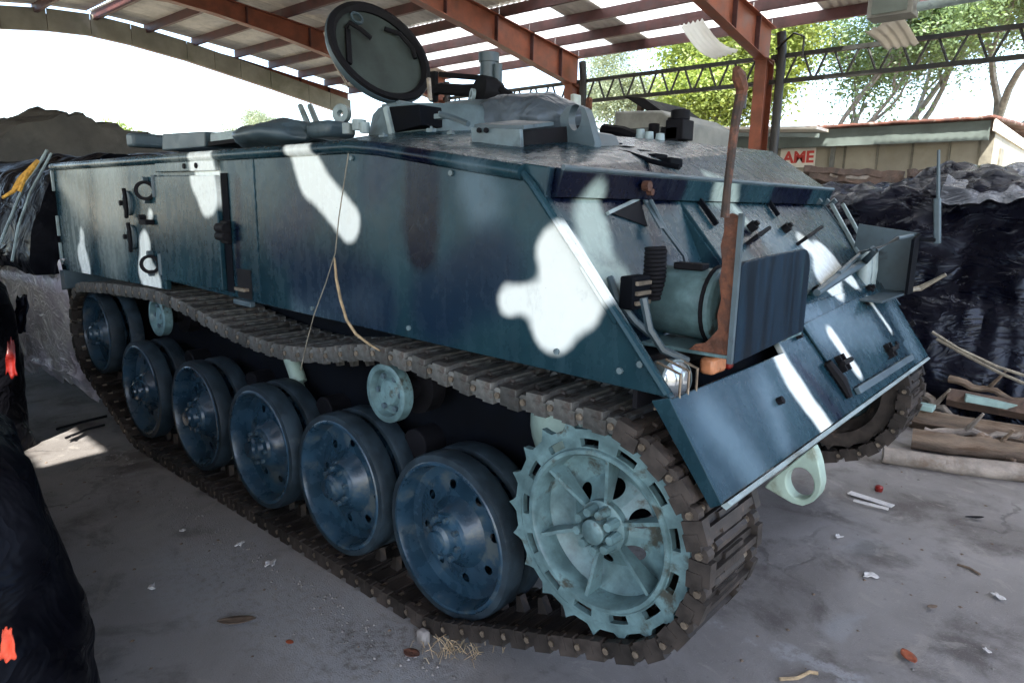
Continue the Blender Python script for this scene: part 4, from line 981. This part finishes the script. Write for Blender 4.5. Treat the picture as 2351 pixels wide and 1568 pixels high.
# black sheeting heap close by at the left
drape('black_plastic_heap', [(-1.10,.004),(-1.07,.5),(-.98,.92),(-.72,1.12),(.2,1.24),(.9,1.12),(1.1,.004)], (-5.2,-.50), (-1.90,-.50), 170, 110, M['tarp'], .06, 1.6, .04, end=.12,
      label='nearest black plastic sheeting heap in the bottom left corner', cat='tarpaulin')
drape('black_plastic_heap', [(-1.62,.004),(-1.62,.6),(-1.55,1.1),(-1.25,1.30),(-.4,1.36),(.9,1.2),(1.0,.004)], (-8.4,-.45), (-5.15,-.45), 120, 90, M['tarp'], .06, 1.6, .04, end=.08,
      label='black plastic covered pile farther back at the left edge, below the draped tarpaulin', cat='tarpaulin')
def scrap(name, pos, size, mat, label, cat='scrap', rx=1.2, rz=.4, seed=0):
    R = Matrix.Rotation(rz, 3, 'Z') @ Matrix.Rotation(rx, 3, 'X')
    def fn(u, v):
        k_ = (1 - .5*v)*(1 + .35*noise.noise(Vector((v*3, seed, 2)))); q = Vector(((u-.5)*size[0]*k_ + .3*size[0]*noise.noise(Vector((seed, v*1.6, 0))), (v-.5)*size[1]*(1 + .5*noise.noise(Vector((u*3, seed, 7)))), 0)); q.z = .25*min(size)*noise.noise(Vector((u*2.6+seed, v*2.6, seed))); return Vector(pos) + R @ q
    return link(name, MB().grid(fn, 12, 12).mesh(name, mat, 60), thick=.004, label=label, cat=cat)
scrap('red_cloth', S(27,822,0,-5.0), (.07,.22), M['redplastic'], 'dark red rag hanging on the black sheeting at the left edge', 'rag', 1.35, .9, 1)
scrap('orange_cloth', S(18,1478,1,.275), (.035,.065), M['orangecloth'], 'bright orange red rag at the bottom left corner', 'rag', 1.3, .9, 2)
scrap('blue_sheet', S(48,720,0,-5.6), (.16,.26), M['tarpblue'], 'dark blue plastic fold behind the heap below the tracked vehicle rear', 'plastic sheet', 1.2, .6, 3)

# tarpaulin draped over a second hulk right behind the vehicle
drape('draped_tarpaulin', [(.22,1.12),(.26,1.22),(.20,1.5),(.02,1.84),(-.4,2.0),(-1.3,2.06),(-2.4,2.02),(-2.7,1.1)], (-9.0,1.35), (-6.04,1.66), 110, 100, M['tarp'], .05, 1.6, .025, ends=False, cap=True,
      label='black tarpaulin draped over the hulk right behind the vehicle, tied with rope', cat='tarpaulin')
tag(MB().tube([S(108,345,0,-6.2), S(85,385,0,-6.3), S(55,425,0,-6.4), S(25,500,0,-6.35), S(0,560,0,-6.2)], [.012]*5, 6).tube([S(118,352,0,-6.15), S(70,440,0,-6.25), S(42,520,0,-6.1), S(28,600,0,-5.95)], .010, 6).build('white_rope', M['palegrey']), 'pale rope lashed down the side of the black tarpaulin at left', 'rope')
tag(MB().tube([S(88,368,0,-6.12), S(66,395,0,-6.14), S(48,415,0,-6.1), S(30,440,0,-6.1), S(5,455,0,-6.1)], [.014,.024,.028,.016,.010], 8).tube([S(62,398,0,-6.08), S(50,425,0,-6.06), S(44,440,0,-6.06)], .016, 6).build('yellow_rope', M['yellowrope']), 'frayed yellow orange rope knotted over the tarpaulin corner', 'rope')
drape('white_plastic_sheet', [(-.06,.12),(-.02,.4),(.02,.7),(.05,1.0),(.07,1.16),(-.2,1.22)], (-7.8,1.50), (-5.97,1.67), 110, 110, M['whiteplastic'], .13, 2.4, .12, ends=False,
      label='crumpled whitish plastic sheet bunched behind the rear of the track', cat='plastic sheet')
# covered truck further behind
drape('covered_truck', [(.0,.0),(.0,1.6),(-.15,2.2),(-.5,2.52),(-1.0,2.62),(-2.0,2.46),(-2.8,2.25),(-2.9,.0)], (-14.0,1.2), (-9.3,1.75), 90, 90, M['olive'], .16, 1.5, .08, ends=False, cap=True,
      label='olive tarpaulin covered truck beyond the rear of the tracked vehicle', cat='covered truck')

# black sheeting wall at the right with an added pale sheet for its top sheen
drape('black_sheeting_wall', [(1.05,.004),(.95,.5),(.82,1.0),(.70,1.52),(.5,1.84),(.1,1.92),(-.6,1.90),(-.8,.3)], (-5.0,7.45), (3.6,7.45), 190, 110, M['tarpblue'], .17, .9, .09,
      label='long stack wrapped in shiny black plastic sheeting behind the vehicle at right', cat='tarpaulin')
drape('sheen_sheet', [(.66,1.76),(.56,1.86),(.35,1.97),(-.1,2.01),(-.5,2.0)], (-1.2,7.40), (2.8,7.40), 150, 50, M['sheenplastic'], .10, 1.5, .09, ends=False,
      label='pale sheet added as the sheen on top of the black wrapped stack', cat='plastic sheet')
# boards on top of the stack
BL = [((1845,393),(2075,408),.10,.05,'brownscrap'),((1860,410),(2160,432),.12,.05,'brownscrap'),((1905,405),(2150,425),.06,.04,'plank'),
      ((1930,433),(2060,437),.04,.03,'sheenplastic'),((2085,405),(2210,420),.12,.06,'brownscrap'),((2215,420),(2350,412),.05,.03,'brownscrap'),((2190,428),(2351,425),.05,.03,'brownscrap')]
LBL = ['long dark rotten board lying furthest left on the black wrapped stack','widest brown board on the stack beside the thin metal mast','thin grey stick lying across the brown boards on the stack','pale plastic strip along the front edge of the brown boards','short thick brown board under the beige shed wall','thin dark pole at far right on top of the pale sheen sheet','lower thin dark pole at far right touching the pale sheen sheet']
for (a, b, w, h, mt), lb in zip(BL, LBL):
    yy = 7.6 if w > .05 else 7.3
    p, q = S(*a, 1, yy), S(*b, 1, yy + .1); m = MB(); n = 14; vs = []
    pts = [p.lerp(q, k/n) + Vector((0, .03*noise.noise(Vector((k*.5, w*50, 0))), .025*noise.noise(Vector((k*.6, 3, w*40))))) for k in range(n+1)]
    m.tube(pts, [w*.62*(1 + .3*noise.noise(A*5)) for A in pts], 5)
    tag(m.build('board', M[mt], smooth=None, bevel=.004), lb, 'board', 'boards on the wrapped stack')
m = MB()
for k in range(3): m.lathe((-.35, 7.7, 2.02 + .05*k), (0,0,1), [(.34-.05*k,0),(.36-.05*k,.03),(.30-.05*k,.06),(.18,.05)], 24, True)
tag(m.build('old_cushion', M['olive']), 'brown flattened round pad on the black stack by the beige wall', 'pad')

# timbers and logs on the floor at the right
def logg(name, a, b, ra, rb, mat, label, seed, square=False, z=None, grp='timber lying right of the tracked vehicle'):
    m = MB(); n = 22; pts = []; rs = []
    za = ra if z is None else z
    for k in range(n+1):
        t = k/n; p = Vector((*a, za)).lerp(Vector((*b, za)), t); q = Vector((t*3, seed, 0))
        pts.append(p + Vector((.02*noise.noise(q), .05*noise.noise(q + Vector((5,0,0))), .02*noise.noise(q + Vector((9,0,0)))))); rs.append((ra*(1-t) + rb*t)*(1 + .16*noise.noise(q*4)))
    m.tube(pts, rs, 5 if square else 12)
    if not square:
        p = pts[n*2//3]; m.tube([p, p + Vector((.02,-.06,rs[0]*1.5)), p + Vector((.05,-.12,rs[0]*2.6))], [rs[0]*.5, rs[0]*.35, rs[0]*.18], 8)
    return tag(m.build(name, mat, smooth=50), label, 'timber', grp)
logg('log', (-1.0,4.95), (1.2,5.75), .055, .075, M['plank'], 'nearest grey weathered log on the floor right of the tow eye', 1)
logg('log', (-.92,5.40), (.15,5.72), .075, .065, M['log'], 'short thick reddish brown log with a splintered end behind the grey log', 2)
logg('beam', (-1.05,5.95), (1.6,6.15), .085, .085, M['log'], 'long straight brown beam lying under the green plank', 3, True)
logg('beam', (-.85,6.2), (1.6,6.02), .075, .095, M['brownscrap'], 'dark red split beam stacked on the brown beam', 4, True, .24)
def plank(a, b, w, h, mat, label):
    tag(MB().bar(a, b, w, h).build('plank', mat, smooth=None, bevel=.005), label, 'plank', 'timber lying right of the tracked vehicle')
plank(S(2215,910,1,6.15), S(2480,958,1,6.3), .16, .05, M['greenplank'], 'faded green painted plank on top of the timber pile')
plank(S(2075,925,1,5.9), S(2145,938,1,5.9), .12, .04, M['greenplank'], 'short blue green plank end beside the far sprocket')
plank(S(1945,1045,2,.02), S(2040,990,2,.03), .05, .04, M['plank'], 'thin stick slanting from the shadow below the nose plate')
for k, (a, b, r, lb) in enumerate(((S(2110,905,1,6.3), S(2200,960,1,6.1), .035, 'forked grey branch slanting across the brown beam ends'), (S(2180,870,1,6.4), S(2400,935,1,6.4), .03, 'thin brown branch above the green plank'), (S(1985,905,1,5.6), S(2060,975,1,5.5), .022, 'thin crooked branch behind the far track'), (S(2250,1000,1,5.6), S(2330,1060,1,5.5), .03, 'short pale branch standing off the grey log'), (S(2120,990,1,5.7), S(2351,1000,1,5.8), .035, 'dark branch lying between the two logs'))):
    n = 12; pts = [a.lerp(b, q/n) + Vector((.03*noise.noise(Vector((q*.5, k*7, 0))), .03*noise.noise(Vector((q*.5, k*7, 5))), .045*noise.noise(Vector((q*.45, k*9, 9))))) for q in range(n+1)]
    tag(MB().tube(pts, [r*(1.1 - .05*q)*(1 + .25*noise.noise(Vector((q*.8, k, 3)))) for q in range(n+1)], 8).tube([pts[5], pts[5] + Vector((.06,-.03,.10)), pts[5] + Vector((.10,-.05,.17))], [r*.6, r*.45, r*.25], 6).build('branch', M['log'] if k % 2 else M['plank']), lb, 'branch', 'timber lying right of the tracked vehicle')
for k, (pts, lb) in enumerate((([(2140,762),(2200,800),(2290,842),(2352,862)], 'upper pale wire drooping across the black sheeting at right'), ([(2150,778),(2230,822),(2300,858),(2352,880)], 'lower pale wire drooping across the black sheeting at right'))):
    tag(MB().tube([S(x, y, 1, 5.6) for x, y in pts], .012 if k < 2 else .02, 6).build('wire' if k < 2 else 'bent_rod', M['wire'] if k < 2 else M['plank']), lb, 'wire' if k < 2 else 'rod')

# tarpaulin bundle on the vehicle's deck
def bun(u, v):
    a = 2*pi*u; t = pi*v; c = (S(1222,280,1,2.75)); d = Vector((cos(a)*sin(t)*.29, sin(a)*sin(t)*.26, cos(t)*.12))
    p = c + d; r = abs(nz(p, 3.0)); f = nz(p + Vector((4,4,4)), 1.7); return c + d*(1 + .35*f + .25*(r-.3))
tag(MB().grid(bun, 70, 40).build('tarpaulin_bundle', M['bundle'], smooth=60), 'rumpled grey tarpaulin bundle lying on the vehicle deck behind the lifting eye', 'tarpaulin')
def bun2(u, v):
    a = 2*pi*u; t = pi*v; c = (S(640,312,1,2.2)); d = Vector((cos(a)*sin(t)*.34, sin(a)*sin(t)*.22, cos(t)*.09))
    p = c + d; return c + d*(1 + .4*nz(p, 3.0))
tag(MB().grid(bun2, 40, 24).build('cloth_bundle', M['grey'], smooth=60), 'dark blue cloth bundle on the rear roof beside the pale hatch', 'cloth')
# twigs hanging over the vehicle's side
yt = Y0 - .04
tag(MB().tube([S(x, y, 1, yt) for x, y in ((768,592),(772,640),(782,690),(796,735),(818,768),(850,792),(872,805))], [.004,.006,.006,.006,.006,.005,.003], 6).build('dry_twig', M['twig']), 'bent dry twig hanging against the side plate down to the track', 'twig')
tag(MB().tube([S(x, y, 1, yt) for x, y in ((800,352),(790,420),(778,500),(770,580),(748,650),(722,720),(706,778),(690,850))], .0025, 5).build('thin_wire', M['wire']), 'thin straggling wire hanging from the roof edge over the side plate', 'wire')

# ================================================================== BACKGROUND
cabt = thing('truck_cab', 'dull grey truck cab with a mirror seen over the vehicle deck beside the red column', 'truck', (-4.8, 7.6, 0))
MB().prism([(-5.3,8.0,.5),(-4.35,8.0,.5),(-4.35,8.0,2.72),(-4.6,8.0,2.86),(-5.3,8.0,2.9)], (0, 1.6, 0)).build('body', M['cab'], cabt, smooth=None, bevel=.03)
MB().bb((-5.15,7.985,2.15), (-4.55,7.995,2.66)).build('window', M['glass'], cabt, smooth=None)
MB().bar(S(1322,218,1,7.6), S(1322,300,1,7.6), .16, .06).build('door_post', M['cabpale'], cabt, bevel=.01)
mi = MB().box(S(1352,240,1,7.4), (.09,.05,.16)).build('mirror', M['rust'], cabt, bevel=.02)
MB().tube([S(1352,255,1,7.4), S(1358,285,1,7.4), S(1380,300,1,7.5)], .014, 6).build('mirror_arm', M['cabpale'], mi)
ln = thing('lean_to_roof', 'small dark slatted lean-to roof between the red column and the bright foliage', 'roof', (-4.3, 8.8, 0))
ra, rb, rc, rd = S(1432,222,1,8.6), S(1478,226,1,8.6), S(1540,270,1,8.6), S(1530,282,1,8.6)
MB().prism([ra, rb, rc, rd], (0, 1.2, 0)).build('roof_slab', M['black'], ln, smooth=None)
for t in (.15, .5, .85): p = rd.lerp(ra + Vector((.1,0,0)), t); MB().bar(Vector((p.x, 8.75, 0)), Vector((p.x, 8.75, p.z - .03)), .07, .07).build('post', M['brownscrap'], ln, smooth=None)
for t in (.3, .55, .8): MB().bar((-4.75, 8.72, 1.75 + .5*t), (-4.05, 8.72, 1.62 + .5*t), .02, .07).build('slat', M['cab'], ln, smooth=None)

# beige panelled hut
B = thing('panelled_hut', 'low beige panelled hut with a rusty roof edge behind the stack at right', 'hut', (-4.5, 16, 0))
yw = 14.0; xl, xr = -8.6, -1.86
n = 12; wd = (xr - xl)/n
for k in range(n):
    a = xl + k*wd
    MB().bb((a + .012, yw, 0), (a + wd - .012, yw + .05, 2.92)).build('wall_panel', M['wallb'], B, smooth=None, bevel=.006)
    MB().bb((a - .022, yw - .015, 0), (a + .010, yw + .04, 2.90)).build('batten', M['batten'], B, smooth=None)
MB().bar((-4.3, yw - .08, 0), (-4.3, yw - .08, 2.85), .07, .07).build('wall_post', M['cab'], B, smooth=None)
MB().bar((-4.45, yw - .08, 2.84), (-4.0, yw - .08, 2.86), .06, .05).build('post_bracket', M['batten'], B, smooth=None)
n2 = 8; wd2 = .9
for k in range(n2):
    a = yw + .06 + k*wd2
    MB().bb((xr, a + .01, 0), (xr + .05, a + wd2 - .01, 3.0)).build('end_panel', M['wallb'], B, smooth=None, bevel=.006)
MB().bb((xr - .12, yw - .04, 0), (xr + .055, yw - .004, 2.95)).build('corner_post', M['batten'], B, smooth=None)
f0 = (xl, yw - .42, 2.98); 
MB().prism([(xl, yw - .42, 3.10), (xr + .02, yw - .42, 3.10), (xr + .02, yw - .38, 2.80), (xl, yw - .38, 2.80)], (0, .03, 0)).build('eave_board', M['gfascia'], B, smooth=None)
MB().prism([(xl, yw - .36, 2.82), (xr - .1, yw - .36, 2.82), (xr - .1, yw - .01, 2.84), (xl, yw - .01, 2.84)], (0, 0, .015)).build('soffit', M['gfascia'], B, smooth=None)
m = MB()
def rr(u, v): 
    x = xl - .1 + (xr - xl + .18)*u; y = yw - .5 + 8.2*v
    return Vector((x, y, 3.14 + .25*v*2*(1 if v < .5 else (1-v)/v) + .014*noise.noise(Vector((x*3, y*2, 0))) + .004*sin(x*40)))
m.grid(rr, 200, 10).build('rusty_roof', M['rustroof'], B, thick=.06)
MB().prism([(xr + .06, yw - .4, 3.12), (xr + .06, yw + 7.4, 3.12), (xr + .06, yw + 7.4, 2.94), (xr + .06, yw - .4, 2.94)], (.03, 0, 0)).build('end_board', M['signw'], B, smooth=None)
w_ = MB().bb((xr + .052, yw + .75, 2.45), (xr + .075, yw + 1.15, 2.75)).build('window', M['batten'], B, smooth=None)
sg = thing('wall_sign', 'white sign board with bold red letters on the beige hut wall', 'sign', (-4.95, yw - .05, 2.64))
s0, s1 = S(1793,342,1,yw-.05), S(1869,384,1,yw-.05)
MB().bb((s0.x, yw - .05, s1.z), (s1.x, yw - .02, s0.z)).build('board', M['signw'], sg, smooth=None, bevel=.004)
tcu = bpy.data.curves.new('lettering', 'FONT'); tcu.body = 'AME'; tcu.size = .30; tcu.extrude = .003; tcu.offset = .010; tcu.align_x = 'CENTER'; tcu.align_y = 'CENTER'
to = bpy.data.objects.new('tmp', tcu); COL.objects.link(to)
dg = bpy.context.evaluated_depsgraph_get(); dg.update()
me = bpy.data.meshes.new_from_object(to.evaluated_get(dg)); bpy.data.objects.remove(to)
me.transform(Matrix.Translation(((s0.x+s1.x)/2 + .02, yw - .054, (s0.z+s1.z)/2)) @ Matrix.Rotation(pi/2, 4, 'X'))
me.materials.clear(); me.materials.append(M['signr']); link('lettering', me, sg)
# low outbuilding roof left of the hut
LR = thing('low_lean_to', 'long low pale sheet roof edge in front of the hut left of the sign', 'roof', (-5.5, 12.9, 0))
a, b = S(1590,292,1,12.9), S(1875,290,1,12.9)
MB().prism([a, b, b + Vector((0,.0,-.05)), a + Vector((0,0,-.05))], (0, 1.0, .0)).build('roof_sheet', M['sheet'], LR, smooth=None)
a2, b2 = S(1590,308,1,12.95), S(1880,312,1,12.95)
MB().bar(a2, b2, .06, .07).build('beam', M['gfascia'], LR, smooth=None)
for t in (.1, .5): q = a2.lerp(b2, t); MB().bar((q.x, 13.0, 0), (q.x, 13.0, q.z), .09, .09).build('post', M['brownscrap'], LR, smooth=None)

# ------------------------------------------------------------------ trees
def tree(name, label, base, H, crown, nleaf, lsize, mat, seed, group=None, levels=4, spread=.55, trunk_r=.16, cat='tree'):
    """crown: (centre, radii). Limbs fork towards the crown; leaves hang in clumps along the twigs"""
    rg = random.Random(seed); t = thing(name, label, cat, base, group)
    wood = MB(); tips = []
    def limb(p, d, ln, r, lv):
        n = 5; pts = [p]; q = p.copy(); dd = d.copy()
        for k in range(n):
            dd = (dd + Vector((rg.uniform(-.22,.22), rg.uniform(-.22,.22), rg.uniform(-.06,.16)))).normalized(); q = q + dd*ln/n; pts.append(q.copy())
        wood.tube(pts, [r*(1-.5*k/n) for k in range(n+1)], 6 if lv > 1 else 4)
        if lv <= 2: tips.extend(pts[2:])
        if lv > 0:
            for c in range(3 if lv > 1 else 3):
                a = rg.uniform(0, 2*pi); s = rg.uniform(.4, 1.0)*spread
                nd = (dd + Vector((cos(a)*s*1.5, sin(a)*s*1.5, rg.uniform(-.15,.45)))).normalized()
                limb(pts[rg.choice((3,4,5))], nd, ln*rg.uniform(.6,.8), r*.5, lv-1)
    limb(Vector(base), Vector((rg.uniform(-.1,.1), rg.uniform(-.1,.1), 1)), H*.42, trunk_r, levels)
    wood.build('trunk', M['bark'], t, smooth=60)
    nleaf = int(nleaf*8); lsize *= .47
    vs = []; fs = []
    c0, rad = Vector(crown[0]), crown[1]
    clumps = [q for q in tips if all(abs(q[i]-c0[i]) < rad[i]*1.25 for i in range(3))] or tips
    for k in range(nleaf):
        q = rg.choice(clumps) + Vector((rg.gauss(0,.30), rg.gauss(0,.30), rg.gauss(0,.20)))*(H/6)
        u = Vector((rg.gauss(0,1), rg.gauss(0,1), rg.gauss(0,.6))).normalized(); w = u.orthogonal(); w = (Matrix.Rotation(rg.uniform(0,2*pi), 3, u) @ w).normalized()
        s = lsize*rg.uniform(.6,1.3); n = len(vs)
        vs += [q - u*s*.5, q + w*s*.24, q + u*s*.5, q - w*s*.24]; fs.append((n, n+1, n+2, n+3))
    me = bpy.data.meshes.new('crown'); me.from_pydata([tuple(v) for v in vs], [], fs); me.materials.append(mat)
    link('crown', me, t)
    return t
TG = 'trees beyond the shed'
def tb(px, y): q = S(px, 456, 1, y); return (q.x, y, -.06)
tree('tree', 'bright yellow green tree left of the red column, behind the lean-to roof', tb(1610, 19), 7.5, ((0,0,4), (99,99,99)), 9000, .26, M['leafa'], 11, TG, 4, .6)
tree('tree', 'airy tree with bare visible limbs just right of the red column', tb(1880, 21), 8.5, ((0,0,4), (99,99,99)), 4200, .24, M['leafb'], 12, TG, 4, .7, .17)
tree('tree', 'tall thin leaved tree standing behind the middle of the beige hut', tb(2080, 24), 10.5, ((0,0,4), (99,99,99)), 7000, .26, M['leafc'], 13, TG, 4, .75, .2)
tree('tree', 'green tree with forked grey trunk behind the right end of the hut', tb(2270, 22), 10, ((0,0,4), (99,99,99)), 7500, .26, M['leafb'], 14, TG, 4, .75, .22)
tree('tree', 'yellowish tree furthest right behind the hut end wall', tb(2420, 27), 12, ((0,0,4), (99,99,99)), 9000, .28, M['leafa'], 15, TG, 4, .7, .24)
tree('tree', 'pale feathery tree seen under the far end of the roof fascia', tb(655, 26), 8.0, ((0,0,4), (99,99,99)), 5000, .26, M['leafc'], 16, TG, 4, .7, .16)
tree('tree', 'low bright green tree above the olive covered truck', tb(215, 9.5), 5.2, ((0,0,4), (99,99,99)), 6000, .24, M['leafa'], 17, TG, 4, .8, .12)
tree('tree', 'far pale tree glimpsed between the truck cab and the bright foliage', tb(1480, 34), 9.5, ((0,0,4), (99,99,99)), 6000, .30, M['leafc'], 18, TG, 4, .7, .18)

# ------------------------------------------------------------------ litter on the floor
def flat_leaf(name, px, py, L_, W_, ang, mat, label, cat='leaf', grp=None, curl=.25):
    c = S(px, py, 2, .012); R = Matrix.Rotation(ang, 3, 'Z')
    def fn(u, v):
        t = (u-.5)*2; w = W_*.5*max(0, 1-t*t)**.7
        return c + R @ Vector((t*L_/2, (v-.5)*2*w, .10*L_*curl*(t*t) + .25*W_*(abs(v-.5)*2)**2*curl + .002))
    return link(name, MB().grid(fn, 10, 4).mesh(name, mat, 60), thick=.0015, label=label, cat=cat, group=grp)
flat_leaf('dead_leaf', 543, 1425, .15, .055, .9, M['deadleaf'], 'large brown dead leaf lying alone on the concrete near the bottom left')
flat_leaf('dead_leaf', 2086, 1507, .085, .05, 2.3, M['redleaf'], 'reddish brown leaf near the bottom right corner')
flat_leaf('dead_leaf', 665, 1474, .035, .022, .4, M['redleaf'], 'tiny red leaf scrap right of the large brown leaf')
flat_leaf('dead_leaf', 2237, 1188, .11, .03, .75, M['black'], 'dark curled leaf on open floor right of the tow eye')
flat_leaf('dead_leaf', 2140, 1393, .05, .025, .9, M['deadleaf'], 'small dark leaf in the middle of the right floor')
flat_leaf('dead_leaf', 945, 1500, .07, .05, .3, M['rust'], 'rust coloured leaf crumpled against the bottom of the track')
for px, py, l_, lb in ((348,1346,.05,'crumpled white paper scrap at left between the heap and the track'), (620,1292,.07,'crumpled white paper left of the second wheel from the front'), (550,1248,.05,'narrow white paper strip nearest the track at left'), (420,1216,.03,'small pale paper bit left of the track middle'),
                       (1997,1318,.07,'white paper strip lying mid floor at right'), (2290,1367,.06,'white crumpled paper at the right edge of the floor'), (1925,1230,.04,'small white paper bit below the tow eye'), (2265,1492,.03,'tiny white paper fleck near the bottom right')):
    scrap('paper_scrap', S(px, py, 2, .014), (l_, l_*.55), M['paper'], lb, 'paper', .15, random.uniform(0,3), px*.01)
tag(MB().bar(S(1950,1130,2,.014), S(2050,1162,2,.014), .05, .006).bar(S(1960,1148,2,.02), S(2040,1168,2,.02), .02, .01).build('white_wrapper', M['paper'], smooth=None), 'torn white wrapper lying right of the tow eye', 'wrapper')
q = S(2018,1120,2,.02); tag(MB().lathe(q, (0,0,1), [(.001,-.018),(.022,-.018),(.024,.006),(.018,.014),(.001,.015)], 14).build('bottle_cap', M['redplastic']), 'small red bottle cap beside the white wrapper', 'bottle cap')
def stick(pts, r, label, mat='twig'):
    tag(MB().tube([S(x, y, 2, r + .002) for x, y in pts], r, 6).build('stick', M[mat]), label, 'stick')
stick([(1790,1558),(1830,1556),(1858,1542),(1878,1545)], .007, 'curved brown stick lying at the bottom edge right of the sprocket')
stick([(2198,1295),(2225,1303),(2250,1318)], .006, 'thin dark stick on the right floor', 'deadleaf')
stick([(2240,1090),(2285,1088)], .008, 'short pale stick beside the grey log', 'plank')
stick([(130,985),(190,968),(245,955)], .010, 'long dark stick behind the idler end of the track', 'black')
stick([(150,1005),(200,985),(240,975)], .008, 'dark stick lying in front of the longer one at the far left floor', 'black')
for k, (px, py) in enumerate(((972,965),)):
    pass
st = MB().box(S(972,1462,2,.02), (.05,.04,.06)).build('stone_chip', M['stone'], bevel=.012); tag(st, 'pale stone chip standing against the bottom of the track', 'stone')
# dry grass tuft at the track
m = MB(); rg = random.Random(5)
for k in range(60):
    b0 = S(1040 + rg.gauss(0,45), 1500 + rg.gauss(0,9), 2, .003); d = Vector((rg.uniform(-.06,.06), rg.uniform(-.06,.06), rg.uniform(.01,.07)))
    m.tube([b0, b0 + d*.6 + Vector((0,0,.01)), b0 + d], .0013, 3)
m.build('dry_grass', M['twig'], kind='stuff')['label'] = 'dry grass wisps beside the track'
# grit
m = MB(); rg = random.Random(9)
def pebble(c, r):
    vs = [c + Vector((rg.uniform(.6,1)*r*x, rg.uniform(.6,1)*r*y, max(.0, z*r*.6))) for x, y, z in ((1,0,.3),(0,1,.2),(-1,0,.3),(0,-1,.2),(0,0,1.1))]
    m.add(vs, [(0,1,4),(1,2,4),(2,3,4),(3,0,4)])
for k in range(900):
    if k % 3: 
        t = rg.random(); p = Vector((-5.2 + 4.6*t + rg.gauss(0,.2), 1.50 - abs(rg.gauss(0,.10)), .0))
    else: p = Vector((rg.uniform(-6,2.5), rg.uniform(.3,5.5), 0))
    if p.y > 1.58 and p.x < -.9: continue
    pebble(p, rg.choice((.004,.005,.006,.008,.011)))
m.build('grit', M['stone'], smooth=None, kind='stuff')
m = MB()
for k in range(700):
    p = Vector((rg.uniform(-6,2.5), rg.uniform(.3,5.5), 0))
    if p.y > 1.58 and p.x < -.9: continue
    pebble(p, rg.choice((.005,.007,.009,.012)))
m.build('dark_grit', M['deadleaf'], smooth=None, kind='stuff')
